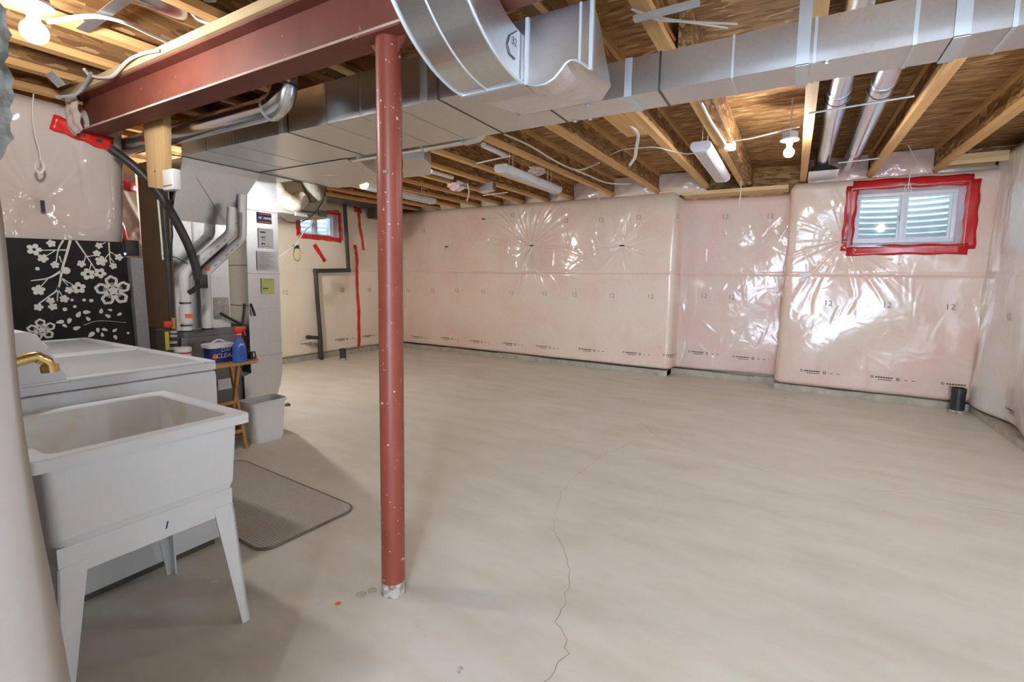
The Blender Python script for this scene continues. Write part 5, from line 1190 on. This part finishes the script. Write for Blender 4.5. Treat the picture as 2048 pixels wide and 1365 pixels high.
# loose cream strip and insulation fluff
cable('hanging_strip', 'bent cream tape strip dangling from the joists over the recess', 'strip', [AZ(a, b, z) for a, b, z in ((1250, 240, 2.36), (1272, 262, 2.33), (1276, 275, 2.31), (1272, 300, 2.25), (1270, 315, 2.22), (1260, 330, 2.19))], .013, CABLE, None, 6)
def fluff(label, px, py, z, sx_, sz_, seed):
    c = AZ(px, py, z); R = np.random.RandomState(seed); mb = MB(); n, m_ = 14, 8; rings = []
    for j in range(m_+1):
        ph = PI*j/m_; ring = []
        for k in range(n):
            th = 2*PI*k/n; q = 1+.45*R.uniform(-1, 1); ring.append(c+Vector((sx_*math.sin(ph)*math.cos(th)*q, sx_*.6*math.sin(ph)*math.sin(th)*q, -sz_*math.cos(ph)*(.7+.5*R.rand()))))
        rings.append(ring)
    for A, B in zip(rings[:-1], rings[1:]): mb.loft(A, B, cap=False)
    o = mb.build('insulation_tuft', FLUFF, smooth=True); tag(o, label, 'insulation', 'loose pink fluff in the joists'); return o
fluff('ragged pink insulation tuft dangling next to the small register box', 914, 372, 2.33, .11, .06, 3)
fluff('pink insulation tuft tucked behind the middle strip light', 1072, 342, 2.36, .10, .05, 5)
cable('hanging_strip', 'pale twist of batt hanging below the dangling pink tuft', 'strip', [AZ(a, b, z) for a, b, z in ((935, 368, 2.33), (938, 385, 2.27), (934, 402, 2.20))], .010, FLUFF, None, 6)
# metal bridging between joists
for lb, pix in (('thin white bridging bar between joists above the middle strip light', ((953, 327), (1021, 312))), ('thin white bridging bar over the small register box', ((966, 391), (1015, 385)))):
    a, b = [AZ(x, y, 2.345) for x, y in pix]; tag(MB().tube([a, b], .007, 6).build('bridging_bar', CABLE), lb, 'bar', 'bridging bars')
MB_ = MB().tube([AZ(966, 290, 2.355), AZ(1012, 311, 2.365)], .024, 10).build('white_pipe', PVC, smooth=True); tag(MB_, 'short white plastic pipe lying along a joist past the duct', 'pipe')
MB_ = MB().tube([AZ(862, 343, 2.36), AZ(905, 355, 2.365)], .024, 10).build('white_pipe', PVC, smooth=True); tag(MB_, 'white plastic pipe stub beyond the angular boot', 'pipe')
p = AY(1497, 345, 6.45); MB().box(p.x-.02, p.x+.02, 6.60, 6.645, p.z-.11, p.z+.11).build('rim_strap', CLEAT, wb)

# floor pipes and drain pipe on the left wall
ap_ = thing('drain_pipe', 'black plastic drain pipe jogging down the cream film wall', 'pipe', AX(643, 717, -6.02))
P = [AX(a, b, -6.0) for a, b in ((689, 408), (691, 440), (697, 541), (631, 542), (634, 590), (641, 680), (643, 716))]
P[-1].z = 0.0
path = []
for i, q in enumerate(P):
    if i in (2, 3): path += [q+(P[i-1]-q).normalized()*.03, q+(P[i+1]-q).normalized()*.03]
    else: path.append(q)
MB().tube(path, .030, 14).build('pipe', ABS, ap_, smooth=True)
for i in (2, 3): MB().lathe([(.030, -.03), (.036, -.02), (.036, .02), (.030, .03)], P[i], 14).build('elbow', ABS, ap_, smooth=True)
q = AX(640, 676, -6.0); MB().tube([q+Vector((0, 0, .03)), q+Vector((0, 0, -.30))], .036, 14).build('tee', ABS, ap_, smooth=True)
MB().tube([q, AX(618, 675, -5.98)], .026, 12).build('branch', ABS, ap_, smooth=True)
MB().tube([AX(620, 675, -5.98), AX(614, 675, -5.98)], .031, 12).build('cap', ABS, ap_, smooth=True)
def stub(label, px, py, ptop, r):
    c = AZ(px, py, 0); top_ = AY(px, ptop, c.y).z; t = thing('floor_pipe', label, 'pipe', c, 'black rough-in pipes in the floor')
    mb = MB(); n = 18; o = [[(c.x+rr*math.cos(2*PI*k/n), c.y+rr*math.sin(2*PI*k/n), z) for k in range(n)] for rr, z in ((r, 0), (r, top_-.05), (r*1.06, top_-.05), (r*1.06, top_), (r*.9, top_), (r*.9, top_-.08))]
    for A, B in zip(o[:-1], o[1:]): mb.loft(A, B, cap=False)
    mb.add(o[-1], [tuple(range(n))]); mb.build('pipe', BLK if r > .05 else ABS, t, smooth=True)
    mb = MB(); mb.lathe([(r*1.25, 0), (r*1.1, .012), (r*1.02, .03)], c, 16); mb.build('mortar_collar', MORT, t)
stub('black pipe stub in the floor at the corner under the window', 1913, 826, 776, .055)
stub('short black pipe stub in the floor before the cream film wall', 686, 720, 698, .045)
tag(MB().lathe([(.03, 0), (.022, .02), (.006, .03)], AZ(575, 812, 0)+Vector((0, 0, 0)), 7).build('rag', CABD), 'crumpled dark scrap on the floor behind the waste bin', 'scrap')
tag(MB().lathe([(.028, 0), (.02, .02), (.006, .028)], AZ(738, 702, 0), 7).build('mortar_lump', MORT), 'grey mortar lump on the floor before the cream film wall', 'rubble')
MB().box(-6.05, -5.9, 5.62, 5.85, 2.18, 2.34).build('vent_hood', CABD, wl)

a, b = AX(250, 480, -3.715), AX(279, 512, -3.715)
dv = thing('wall_device', 'small black box with a blue indicator lamp above the grey board', 'device', (-3.72, (a.y+b.y)/2, b.z))
MB().box(-3.745, -3.712, a.y, b.y, b.z, a.z).build('case', BLK, dv, bevel=.004)
c = AX(250, 508, -3.71); MB().lathe([(.007, 0), (.005, .004)], c, 8, (1, 0, 0)).build('indicator', LEDB, dv)
